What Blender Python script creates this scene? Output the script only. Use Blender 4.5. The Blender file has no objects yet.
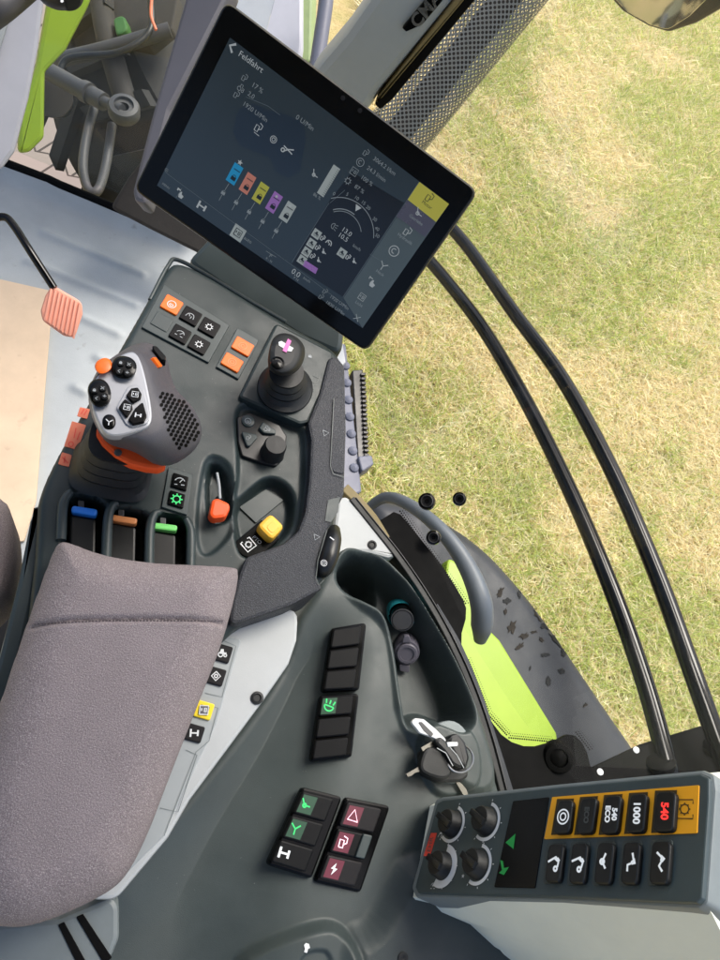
import bpy, bmesh, math, random
import numpy as np
from mathutils import Vector
from mathutils.bvhtree import BVHTree
random.seed(7); RNG = np.random.default_rng(7)
SC = bpy.context.scene
COL = SC.collection
V = Vector
rad = math.radians

# ------------------------------------------------------------------ camera
F = 700.0
ROLL, PITCH, YAW = rad(37.7), rad(60), rad(30)
CAM = V((0, 0, 0.6))
hd = V((math.sin(YAW), math.cos(YAW), 0)); lr = V((math.cos(YAW), -math.sin(YAW), 0)); Z = V((0, 0, 1))
dv = hd*math.cos(PITCH) - Z*math.sin(PITCH)
lu = hd*math.sin(PITCH) + Z*math.cos(PITCH)
cr = lr*math.cos(ROLL) + lu*math.sin(ROLL)
cu = -lr*math.sin(ROLL) + lu*math.cos(ROLL)
def ray(x, y): return dv + cr*((x-360)/F) + cu*((480-y)/F)
def D(x, y, d): return CAM + ray(x, y)*d
def cv(x, y, z): return cr*x + cu*y + dv*z            # camera-axes vector to world
cd = bpy.data.cameras.new('camera'); cam = bpy.data.objects.new('camera', cd); COL.objects.link(cam)
from mathutils import Matrix
M = Matrix((cr, cu, -dv)).transposed().to_4x4(); M.translation = CAM
cam.matrix_world = M
cd.sensor_fit = 'VERTICAL'; cd.sensor_height = 36; cd.lens = F/960*36; cd.clip_start = .02; cd.clip_end = 500
SC.camera = cam

class Plane:
    def __init__(s, o, n, ex=None):
        s.o = V(o); s.n = V(n).normalized()
        if s.n.dot(CAM-s.o) < 0: s.n = -s.n
        e = V(ex) if ex is not None else cr
        s.ex = (e - s.n*e.dot(s.n)).normalized(); s.ey = s.n.cross(s.ex)
    def p(s, x, y, h=0.0):
        r = ray(x, y); o = s.o + s.n*h
        return CAM + r*((o-CAM).dot(s.n)/r.dot(s.n))
    def uv(s, x, y, h=0.0):
        q = s.p(x, y, h) - s.o
        return (q.dot(s.ex), q.dot(s.ey))
    def w(s, u, v, h=0.0): return s.o + s.ex*u + s.ey*v + s.n*h
    def dirpx(s, x, y, dx, dy):
        return (s.p(x+dx*5, y+dy*5) - s.p(x-dx*5, y-dy*5)).normalized()
def HZ(z): return Plane((0, 0, z), (0, 0, 1))
def plane3(a, b, c): return Plane(a, (b-a).cross(c-a), b-a)

# ------------------------------------------------------------------ materials
def lin(c):
    return tuple((v/255/12.92) if v/255 <= .04045 else ((v/255+.055)/1.055)**2.4 for v in c)
MATS = {}
def mat(name, col, rough=.5, metal=0., var=.10, vscale=30, bump=0., bscale=900, spec=.4, emit=None, es=0., speck=None, coat=0., rvar=.08, smudge=0.):
    m = bpy.data.materials.new(name); m.use_nodes = True
    nt = m.node_tree; N = nt.nodes; L = nt.links; b = N['Principled BSDF']
    c = lin(col) if max(col) > 1 else col
    tc = N.new('ShaderNodeTexCoord')
    b.inputs['Metallic'].default_value = metal
    b.inputs['Specular IOR Level'].default_value = spec
    b.inputs['Coat Weight'].default_value = coat
    n1 = N.new('ShaderNodeTexNoise'); n1.inputs['Scale'].default_value = vscale; n1.inputs['Detail'].default_value = 5; n1.inputs['Roughness'].default_value = .65
    L.new(tc.outputs['Object'], n1.inputs['Vector'])
    mr = N.new('ShaderNodeMapRange'); mr.inputs[1].default_value = .25; mr.inputs[2].default_value = .75
    mr.inputs[3].default_value = 1-var; mr.inputs[4].default_value = 1+var
    L.new(n1.outputs['Fac'], mr.inputs[0])
    mx = N.new('ShaderNodeMix'); mx.data_type = 'RGBA'; mx.blend_type = 'MULTIPLY'; mx.inputs['Factor'].default_value = 1
    mx.inputs['A'].default_value = (*c, 1); L.new(mr.outputs[0], mx.inputs['B'])
    out = mx.outputs['Result']
    if speck:
        n2 = N.new('ShaderNodeTexNoise'); n2.inputs['Scale'].default_value = speck[1]; n2.inputs['Detail'].default_value = 3
        L.new(tc.outputs['Object'], n2.inputs['Vector'])
        rp = N.new('ShaderNodeMapRange'); rp.inputs[1].default_value = speck[2]; rp.inputs[2].default_value = speck[3]
        L.new(n2.outputs['Fac'], rp.inputs[0])
        m2 = N.new('ShaderNodeMix'); m2.data_type = 'RGBA'
        L.new(rp.outputs[0], m2.inputs['Factor']); L.new(out, m2.inputs['A']); m2.inputs['B'].default_value = (*lin(speck[0]), 1)
        out = m2.outputs['Result']
    L.new(out, b.inputs['Base Color'])
    n3 = N.new('ShaderNodeTexNoise'); n3.inputs['Scale'].default_value = 14; n3.inputs['Detail'].default_value = 6; n3.inputs['Roughness'].default_value = .7
    L.new(tc.outputs['Object'], n3.inputs['Vector'])
    r3 = N.new('ShaderNodeMapRange'); r3.inputs[1].default_value = .3; r3.inputs[2].default_value = .7
    r3.inputs[3].default_value = max(.02, rough-rvar); r3.inputs[4].default_value = min(1, rough+rvar)
    L.new(n3.outputs['Fac'], r3.inputs[0]); L.new(r3.outputs[0], b.inputs['Roughness'])
    if bump:
        n4 = N.new('ShaderNodeTexNoise'); n4.inputs['Scale'].default_value = bscale; n4.inputs['Detail'].default_value = 2
        L.new(tc.outputs['Object'], n4.inputs['Vector'])
        bp = N.new('ShaderNodeBump'); bp.inputs['Strength'].default_value = bump; bp.inputs['Distance'].default_value = .001
        L.new(n4.outputs['Fac'], bp.inputs['Height']); L.new(bp.outputs[0], b.inputs['Normal'])
    if emit is not None:
        b.inputs['Emission Color'].default_value = (*lin(emit), 1); b.inputs['Emission Strength'].default_value = es
    MATS[name] = m
    return m

mat('console_plastic', (35, 46, 47), .48, var=.12, bump=.14, bscale=1600, speck=((104, 108, 104), 420, .72, .80), rvar=.14)
mat('side_plastic', (55, 63, 63), .5, var=.14, vscale=18, bump=.16, bscale=1500, speck=((112, 116, 112), 330, .73, .80), rvar=.15)
mat('face_plastic', (58, 70, 73), .45, bump=.08)
mat('roof_lining', (92, 94, 96), .8)
mat('post_lilac', (78, 78, 84), .4, var=.05)
mat('panel_grey', (50, 60, 61), .45, bump=.08)
mat('trim_black', (44, 46, 51), .5, bump=.9, bscale=950, speck=((86, 90, 98), 900, .58, .72))
mat('black_plastic', (20, 22, 24), .38, var=.15)
mat('gloss_black', (8, 9, 10), .2, var=.1, spec=.14)
mat('rubber_black', (24, 26, 27), .55, var=.15, bump=.1)
mat('rail_black', (6, 6, 7), .14, spec=.26, rvar=.05)
mat('frit_black', (4, 4, 4), .75, spec=.12)
mat('pale_grey', (170, 174, 175), .5, var=.05, bump=.08)
mat('floor_grey', (162, 167, 168), .55, var=.12, vscale=9, bump=.25, bscale=420, speck=((118, 116, 106), 34, .66, .86), rvar=.15)
mat('light_strip', (150, 156, 158), .45, var=.04)
mat('housing_grey', (216, 220, 210), .5, var=.04, bump=.06)
mat('housing_edge', (112, 120, 122), .45)
mat('fabric', (122, 113, 115), .95, var=.13, vscale=28, bump=.8, bscale=700, spec=.15, speck=((166, 158, 158), 1500, .48, .70), rvar=.02)
mat('stitch', (72, 66, 72), .9)
mat('orange', (234, 104, 20), .42, var=.04)
mat('orange_red', (238, 86, 34), .4, var=.04)
mat('salmon', (214, 112, 80), .5, var=.05)
mat('pedal_rubber', (216, 150, 130), .65, var=.09, bump=.2)
mat('yellow', (230, 178, 60), .42, var=.05)
mat('panel_yellow', (234, 164, 28), .45, var=.03)
mat('key_yellow', (235, 205, 40), .45, var=.03)
mat('blue', (40, 120, 215), .45)
mat('tan', (205, 132, 80), .45)
mat('green', (110, 200, 105), .45)
mat('cap_green', (52, 96, 40), .5)
mat('silver', (158, 161, 166), .35, metal=.35, var=.04)
mat('grip_grey', (76, 75, 80), .5, var=.06, bump=.25, bscale=1800)
mat('steel', (140, 142, 145), .3, metal=.9)
mat('brass_steel', (96, 94, 88), .32, metal=.85)
mat('white_print', (205, 208, 210), .6, var=.02)
mat('grey_print', (150, 155, 158), .6, var=.02)
mat('dim_print', (70, 74, 74), .6, var=.02)
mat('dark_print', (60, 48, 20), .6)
mat('red_print', (215, 70, 55), .6)
mat('magenta', (190, 95, 160), .5)
mat('lit_white', (190, 195, 198), .5, emit=(220, 225, 230), es=0.209)
mat('lit_green', (30, 160, 80), .5, emit=(60, 215, 125), es=0.247)
mat('lit_green_dark', (8, 36, 24), .4, emit=(18, 98, 62), es=0.171)
mat('lit_red_dark', (60, 14, 28), .4, emit=(130, 28, 62), es=0.190)
mat('lit_pink', (245, 190, 205), .5, emit=(245, 190, 205), es=0.266)
mat('lit_green_dim', (16, 90, 42), .5, emit=(24, 130, 60), es=.18)
mat('lit_red', (240, 50, 45), .5, emit=(250, 55, 50), es=0.380)
mat('rocker', (14, 15, 17), .46, var=.12, bump=.05, spec=.12)
mat('rocker_grey', (30, 29, 31), .5, spec=.14)
mat('cardboard', (204, 182, 156), .85, var=.10, vscale=14, spec=.1, speck=((176, 150, 132), 40, .66, .9))
mat('fender_grey', (50, 53, 58), .5, var=.16, vscale=9, rvar=.14, spec=.22)
mat('lime', (128, 154, 38), .38, var=.05)
mat('handle_grey', (78, 85, 94), .45, var=.08)
mat('pillar_grey', (158, 164, 166), .42, var=.04)
mat('seal_khaki', (122, 108, 70), .6, var=.15)
mat('step_blue', (94, 98, 112), .5, var=.08)
mat('shield_steel', (120, 120, 118), .4, metal=.5)
mat('brown_dark', (46, 43, 40), .8, var=.25, bump=.4, bscale=120)
mat('tyre', (34, 33, 32), .85, var=.2, bump=.4, bscale=200)
mat('hyd_grey', (60, 60, 62), .5, var=.15)
mat('pale_lilac', (170, 172, 180), .5, var=.04)
mat('olive', (132, 150, 104), .6, var=.1)
mat('leaf', (46, 43, 40), .85, var=.3, spec=.08)
mat('leaf_dark', (40, 41, 42), .8, spec=.1, var=.3)
mat('teal', (40, 130, 140), .25, spec=.6)
mat('socket_grey', (84, 82, 92), .45)
# screen
S = {}
mat('screen', (16, 22, 28), .22, var=.05, spec=.45, emit=(60, 75, 84), es=0.108, rvar=.03)
mat('screen_column', (40, 48, 52), .22, spec=.45, emit=(98, 112, 114), es=0.099, rvar=.03)
mat('screen_blob', (14, 20, 28), .22, spec=.45, emit=(46, 64, 82), es=0.108, rvar=.03)
mat('screen_lilac', (40, 40, 50), .22, spec=.4, emit=(98, 98, 116), es=0.108)
mat('screen_black', (12, 14, 17), .16, spec=.4, emit=(26, 32, 38), es=0.099)
def emis(name, c, s=.19): mat(name, tuple(max(2, v*.3) for v in c), .3, emit=c, es=s, var=.0)
emis('scr_white', (186, 194, 198)); emis('scr_grey', (140, 150, 156)); emis('scr_blue', (28, 150, 205)); emis('scr_salmon', (205, 130, 112))
emis('scr_yellow', (186, 186, 70)); emis('scr_purple', (160, 112, 190)); emis('scr_pale', (170, 180, 180)); emis('scr_olive', (172, 168, 66), .26)
emis('scr_line', (88, 100, 108)); emis('scr_ink', (22, 30, 36))
mat('mirror_glass', (205, 205, 200), .04, metal=1.0, var=.02, rvar=.01)

def glassmat():
    m = bpy.data.materials.new('window_glass'); m.use_nodes = True
    nt = m.node_tree; N = nt.nodes; L = nt.links
    for n in list(N): N.remove(n)
    o = N.new('ShaderNodeOutputMaterial'); t = N.new('ShaderNodeBsdfTransparent'); g = N.new('ShaderNodeBsdfGlossy')
    t.inputs[0].default_value = (.95, .975, .96, 1); g.inputs['Roughness'].default_value = .01
    fr = N.new('ShaderNodeFresnel'); fr.inputs[0].default_value = 1.25
    mx = N.new('ShaderNodeMixShader'); L.new(fr.outputs[0], mx.inputs[0]); L.new(t.outputs[0], mx.inputs[1]); L.new(g.outputs[0], mx.inputs[2]); df = N.new('ShaderNodeBsdfDiffuse'); df.inputs[0].default_value = (.75, .75, .72, 1); tc = N.new('ShaderNodeTexCoord'); no = N.new('ShaderNodeTexNoise'); no.inputs['Scale'].default_value = 5; no.inputs['Detail'].default_value = 7; no.inputs['Roughness'].default_value = .7
    L.new(tc.outputs['Object'], no.inputs['Vector']); rm = N.new('ShaderNodeMapRange'); rm.inputs[1].default_value = .35; rm.inputs[2].default_value = .8; rm.inputs[3].default_value = .002; rm.inputs[4].default_value = .03; L.new(no.outputs['Fac'], rm.inputs[0])
    m2 = N.new('ShaderNodeMixShader'); L.new(rm.outputs[0], m2.inputs[0]); L.new(mx.outputs[0], m2.inputs[1]); L.new(df.outputs[0], m2.inputs[2]); L.new(m2.outputs[0], o.inputs[0])
    MATS['window_glass'] = m
glassmat()
def perfmat():
    m = bpy.data.materials.new('perforated_steel'); m.use_nodes = True
    nt = m.node_tree; N = nt.nodes; L = nt.links; b = N['Principled BSDF']; o = N['Material Output']
    b.inputs['Base Color'].default_value = (*lin((98, 100, 96)), 1); b.inputs['Metallic'].default_value = .1; b.inputs['Roughness'].default_value = .42
    uv = N.new('ShaderNodeUVMap'); mp = N.new('ShaderNodeMapping'); mp.inputs['Rotation'].default_value = (0, 0, rad(45)); mp.inputs['Scale'].default_value = (132, 132, 1)
    L.new(uv.outputs[0], mp.inputs[0])
    vo = N.new('ShaderNodeTexVoronoi'); vo.voronoi_dimensions = '2D'; vo.inputs['Randomness'].default_value = 0; vo.inputs['Scale'].default_value = 1
    L.new(mp.outputs[0], vo.inputs['Vector'])
    lt = N.new('ShaderNodeMath'); lt.operation = 'LESS_THAN'; lt.inputs[1].default_value = .36; L.new(vo.outputs['Distance'], lt.inputs[0])
    t = N.new('ShaderNodeBsdfTransparent'); mx = N.new('ShaderNodeMixShader')
    L.new(lt.outputs[0], mx.inputs[0]); L.new(b.outputs[0], mx.inputs[1]); L.new(t.outputs[0], mx.inputs[2]); L.new(mx.outputs[0], o.inputs[0])
    MATS['perforated_steel'] = m
perfmat()

# ------------------------------------------------------------------ objects
ORG = {}
def obj(name, vs, fs, m, parent=None, loc=None, smooth=True, angle=38, mi=None):
    """link ONE mesh object; vertices come in world coordinates"""
    me = bpy.data.meshes.new(name)
    if parent is not None: org = ORG[parent.name]
    elif loc is not None: org = V(loc)
    else:
        a = np.array([tuple(v) for v in vs]); org = V((float(a[:, 0].mean()), float(a[:, 1].mean()), float(a[:, 2].min())))
    me.from_pydata([tuple(V(v)-org) for v in vs], [], fs)
    ms = m if isinstance(m, (list, tuple)) else [m]
    for k in ms: me.materials.append(MATS[k])
    if mi: me.polygons.foreach_set('material_index', mi)
    bm = bmesh.new(); bm.from_mesh(me)
    bmesh.ops.recalc_face_normals(bm, faces=bm.faces)
    if smooth:
        ca = rad(angle)
        for f in bm.faces: f.smooth = len(f.verts) <= 4
        for f in bm.faces:
            if len(f.verts) > 4:
                for e in f.edges: e.smooth = False
        for e in bm.edges:
            if len(e.link_faces) == 2 and e.calc_face_angle(0) > ca: e.smooth = False
    bm.to_mesh(me); bm.free()
    o = bpy.data.objects.new(name, me); COL.objects.link(o)
    if parent is not None: o.parent = parent
    else: o.location = org
    ORG[o.name] = org
    return o
def tag(o, label, cat, group=None, kind=None):
    o['label'] = label; o['category'] = cat
    if group: o['group'] = group
    if kind: o['kind'] = kind
    return o
def thing(name, label, cat, loc, group=None):
    o = bpy.data.objects.new(name, None); o.empty_display_size = .02; COL.objects.link(o); o.location = V(loc); ORG[o.name] = V(loc)
    return tag(o, label, cat, group)
def struct(o):
    o['kind'] = 'structure'; return o

def area(p): return .5*sum(p[i][0]*p[(i+1) % len(p)][1]-p[(i+1) % len(p)][0]*p[i][1] for i in range(len(p)))
def fillet(p, r, seg=4):
    if r <= 0: return [tuple(q) for q in p]
    out = []; n = len(p)
    for i in range(n):
        a, b, c = V(p[i-1]), V(p[i]), V(p[(i+1) % n])
        u, w = a-b, c-b; la, lc = u.length, w.length
        if la < 1e-6 or lc < 1e-6: continue
        u /= la; w /= lc
        ang = math.acos(max(-1, min(1, u.dot(w))))
        if ang > rad(172): out.append(tuple(b)); continue
        t = min(r/math.tan(ang/2), la*.48, lc*.48)
        s, e = b+u*t, b+w*t
        for k in range(seg+1):
            f = k/seg; out.append(tuple(s*(1-f)**2 + b*2*f*(1-f) + e*f*f))
    return out
def inset(p, d):
    n = len(p); out = []
    for i in range(n):
        a, b, c = V(p[i-1]), V(p[i]), V(p[(i+1) % n])
        e1, e2 = (b-a), (c-b)
        if e1.length < 1e-9 or e2.length < 1e-9: out.append(tuple(b)); continue
        e1.normalize(); e2.normalize()
        n1, n2 = V((-e1.y, e1.x)), V((-e2.y, e2.x)); m = n1+n2
        if m.length < 1e-6: m = n1
        m.normalize(); k = d/max(.5, m.dot(n1)); out.append(tuple(b+m*k))
    return out
def smoothpoly(p, it=2):
    for _ in range(it):
        q = []
        for i in range(len(p)):
            a, b = p[i], p[(i+1) % len(p)]
            q += [tuple(.75*x+.25*y for x, y in zip(a, b)), tuple(.25*x+.75*y for x, y in zip(a, b))]
        p = q
    return p
def puck_geo(uv, pl, h0, h1, b=.001):
    if area(uv) < 0: uv = uv[::-1]
    n = len(uv); prof = [(0, h0), (0, h1-b), (b*.29, h1-b*.29), (b, h1)] if b > 0 else [(0, h0), (0, h1)]
    vs, fs = [], []
    for d, h in prof:
        q = inset(uv, d) if d else uv
        vs += [pl.w(x, y, h) for x, y in q]
    for k in range(len(prof)-1):
        for i in range(n):
            j = (i+1) % n; fs.append((k*n+i, k*n+j, (k+1)*n+j, (k+1)*n+i))
    fs.append(tuple(range((len(prof)-1)*n, len(prof)*n))); fs.append(tuple(range(n))[::-1])
    return vs, fs
def puck(name, px, pl, h0, h1, m, parent=None, b=.001, r=.002, sm=0, href=None, seg=4):
    """solid with an outline read at height h1 on a plane, rounded corners r, rounded top edge b"""
    hh = h1 if href is None else href
    if r > 0: r = max(r, b*1.7)
    p = smoothpoly(px, sm) if sm else px
    uv = [pl.uv(x, y, hh) for x, y in p]
    if not sm: uv = fillet(uv, r, seg)
    vs, fs = puck_geo(uv, pl, h0, h1, b)
    return obj(name, vs, fs, m, parent)
def merge(lst):
    vs, fs = [], []
    for a, b in lst:
        k = len(vs); vs += a; fs += [tuple(i+k for i in f) for f in b]
    return vs, fs

def crom(pts, sub=6, closed=False):
    pts = [V(p) for p in pts]; out = []; n = len(pts)
    rng = range(n) if closed else range(n-1)
    for i in rng:
        if closed: a, b, c, d = pts[i-1], pts[i], pts[(i+1) % n], pts[(i+2) % n]
        else:
            b, c = pts[i], pts[i+1]; a = pts[i-1] if i else b*2-c; d = pts[i+2] if i+2 < n else c*2-b
        for k in range(sub):
            t = k/sub
            out.append(.5*((2*b)+(c-a)*t+(2*a-5*b+4*c-d)*t*t+(3*b-a-3*c+d)*t**3))
    if not closed: out.append(pts[-1])
    return out
def tube_geo(pts, r, seg=14, sub=6, closed=False, flat=1.0):
    n0 = len(pts); R = r if isinstance(r, (list, tuple)) else [r]*n0
    P = crom(pts, sub, closed) if sub > 1 else [V(p) for p in pts]
    RR = [float(np.interp(i/max(1, (len(P)-1)), np.linspace(0, 1, n0), R)) for i in range(len(P))] if not closed else [R[0]]*len(P)
    n = len(P); vs, fs = [], []; up = None
    for i in range(n):
        t = ((P[(i+1) % n]-P[i-1]) if closed else (P[min(i+1, n-1)]-P[max(i-1, 0)])).normalized()
        if up is None:
            up = Z - t*Z.dot(t)
            if up.length < .1: up = cr - t*cr.dot(t)
        up = (up - t*up.dot(t)).normalized(); s = t.cross(up)
        for k in range(seg):
            a = 2*math.pi*k/seg; vs.append(P[i] + s*math.cos(a)*RR[i] + up*math.sin(a)*RR[i]*flat)
    for i in range(n if closed else n-1):
        for k in range(seg):
            j = (i+1) % n; l = (k+1) % seg
            fs.append((i*seg+k, i*seg+l, j*seg+l, j*seg+k))
    if not closed: fs.append(tuple(range(seg))[::-1]); fs.append(tuple(range((n-1)*seg, n*seg)))
    return vs, fs
def tube(name, pts, r, m, parent=None, **k):
    vs, fs = tube_geo(pts, r, **k); return obj(name, vs, fs, m, parent)
def lathe_geo(o, ax, prof, seg=28):
    ax = V(ax).normalized(); e = cr - ax*cr.dot(ax); e.normalize(); g = ax.cross(e)
    vs, fs = [], []
    for r, h in prof:
        for k in range(seg):
            a = 2*math.pi*k/seg; vs.append(V(o) + ax*h + e*math.cos(a)*r + g*math.sin(a)*r)
    for i in range(len(prof)-1):
        for k in range(seg):
            l = (k+1) % seg; fs.append((i*seg+k, i*seg+l, (i+1)*seg+l, (i+1)*seg+k))
    if prof[-1][0] > 1e-4: fs.append(tuple(range((len(prof)-1)*seg, len(prof)*seg)))
    if prof[0][0] > 1e-4: fs.append(tuple(range(seg))[::-1])
    return vs, fs
def lathe(name, o, ax, prof, m, parent=None, seg=28):
    vs, fs = lathe_geo(o, ax, prof, seg); return obj(name, vs, fs, m, parent)

def poly_sd(P, poly):
    """signed distance (negative inside) and nearest point"""
    A = np.array(poly, float); B = np.roll(A, -1, 0)
    best = np.full(len(P), 1e18); near = np.zeros_like(P); ins = np.zeros(len(P), bool)
    for a, b in zip(A, B):
        ab = b-a; L2 = ab@ab
        if L2 < 1e-16: continue
        t = np.clip(((P-a)@ab)/L2, 0, 1); q = a+t[:, None]*ab; d = ((P-q)**2).sum(1)
        m = d < best; best[m] = d[m]; near[m] = q[m]
        c = (a[1] > P[:, 1]) != (b[1] > P[:, 1])
        with np.errstate(divide='ignore', invalid='ignore'):
            xx = (b[0]-a[0])*(P[:, 1]-a[1])/(b[1]-a[1])+a[0]
        ins ^= c & (P[:, 0] < xx)
    d = np.sqrt(best); return np.where(ins, -d, d), near
def line_d(P, pts):
    best = np.full(len(P), 1e18)
    for a, b in zip(pts[:-1], pts[1:]):
        a = np.array(a); b = np.array(b); ab = b-a
        t = np.clip(((P-a)@ab)/(ab@ab), 0, 1); best = np.minimum(best, ((P-(a+t[:, None]*ab))**2).sum(1))
    return np.sqrt(best)
def sst(t): t = np.clip(t, 0, 1); return t*t*(3-2*t)
def xy(px, z): return [tuple(CAM + ray(x, y)*((z-CAM.z)/ray(x, y).z))[:2] for x, y in px]
def hfield(name, z0, outline, m, parent=None, cell=.002, edge=.004, skirt=.05, feats=(), lines=(), dome=None, sm=2, zf=None, loc=None):
    """moulded surface: a height over the ground plan, with raised and sunk fields, a rounded rim and side walls"""
    poly = xy(smoothpoly(outline, sm) if sm else outline, z0)
    A = np.array(poly); lo = A.min(0)-cell*2; hi = A.max(0)+cell*2
    nx, ny = int((hi[0]-lo[0])/cell)+1, int((hi[1]-lo[1])/cell)+1
    X, Y = np.meshgrid(lo[0]+np.arange(nx)*cell, lo[1]+np.arange(ny)*cell, indexing='ij')
    P = np.stack([X.ravel(), Y.ravel()], 1)
    sd, near = poly_sd(P, poly); d = -sd
    z = np.full(len(P), z0, float)
    if zf is not None: z = z + zf(P)
    if dome: z += dome[0]*(np.sqrt(np.clip(1-(1-np.clip(d/dome[1], 0, 1))**2, 0, 1))-1)
    elif edge > 0:
        q = np.clip(d, 0, edge); z -= edge-np.sqrt(np.clip(edge**2-(edge-q)**2, 0, None))
    for ft in feats:
        fp, dz, ramp = ft[:3]; s2 = ft[3] if len(ft) > 3 else 2
        f, _ = poly_sd(P, xy(smoothpoly(fp, s2) if s2 else fp, z0)); z += dz*sst(.5-f/ramp)
    for lp, dz, wd in lines:
        z += dz*np.exp(-(line_d(P, xy(lp, z0))/wd)**2)
    outm = sd > 0
    P[outm] = near[outm]
    idx = np.arange(nx*ny).reshape(nx, ny)
    q = np.stack([idx[:-1, :-1], idx[1:, :-1], idx[1:, 1:], idx[:-1, 1:]], -1).reshape(-1, 4)
    keep = (sd[q] <= 0).any(1); q = q[keep]
    used = np.unique(q); mp = np.full(nx*ny, -1); mp[used] = np.arange(len(used)); q = mp[q]
    vs = [V((a, b, c)) for (a, b), c in zip(P[used], z[used])]
    fs = [tuple(int(i) for i in f) for f in q]
    cnt = {}
    for f in fs:
        for k in range(4):
            e = (f[k], f[(k+1) % 4]); cnt[(min(e), max(e))] = None if (min(e), max(e)) in cnt else e
    low = {}
    def dn(i):
        if i not in low: low[i] = len(vs); vs.append(V((vs[i].x, vs[i].y, z0-skirt)))
        return low[i]
    for e in [e for e in cnt.values() if e]:
        a, b = e; fs.append((b, a, dn(a), dn(b)))
    return obj(name, vs, fs, m, parent, angle=60, loc=loc)

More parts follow.
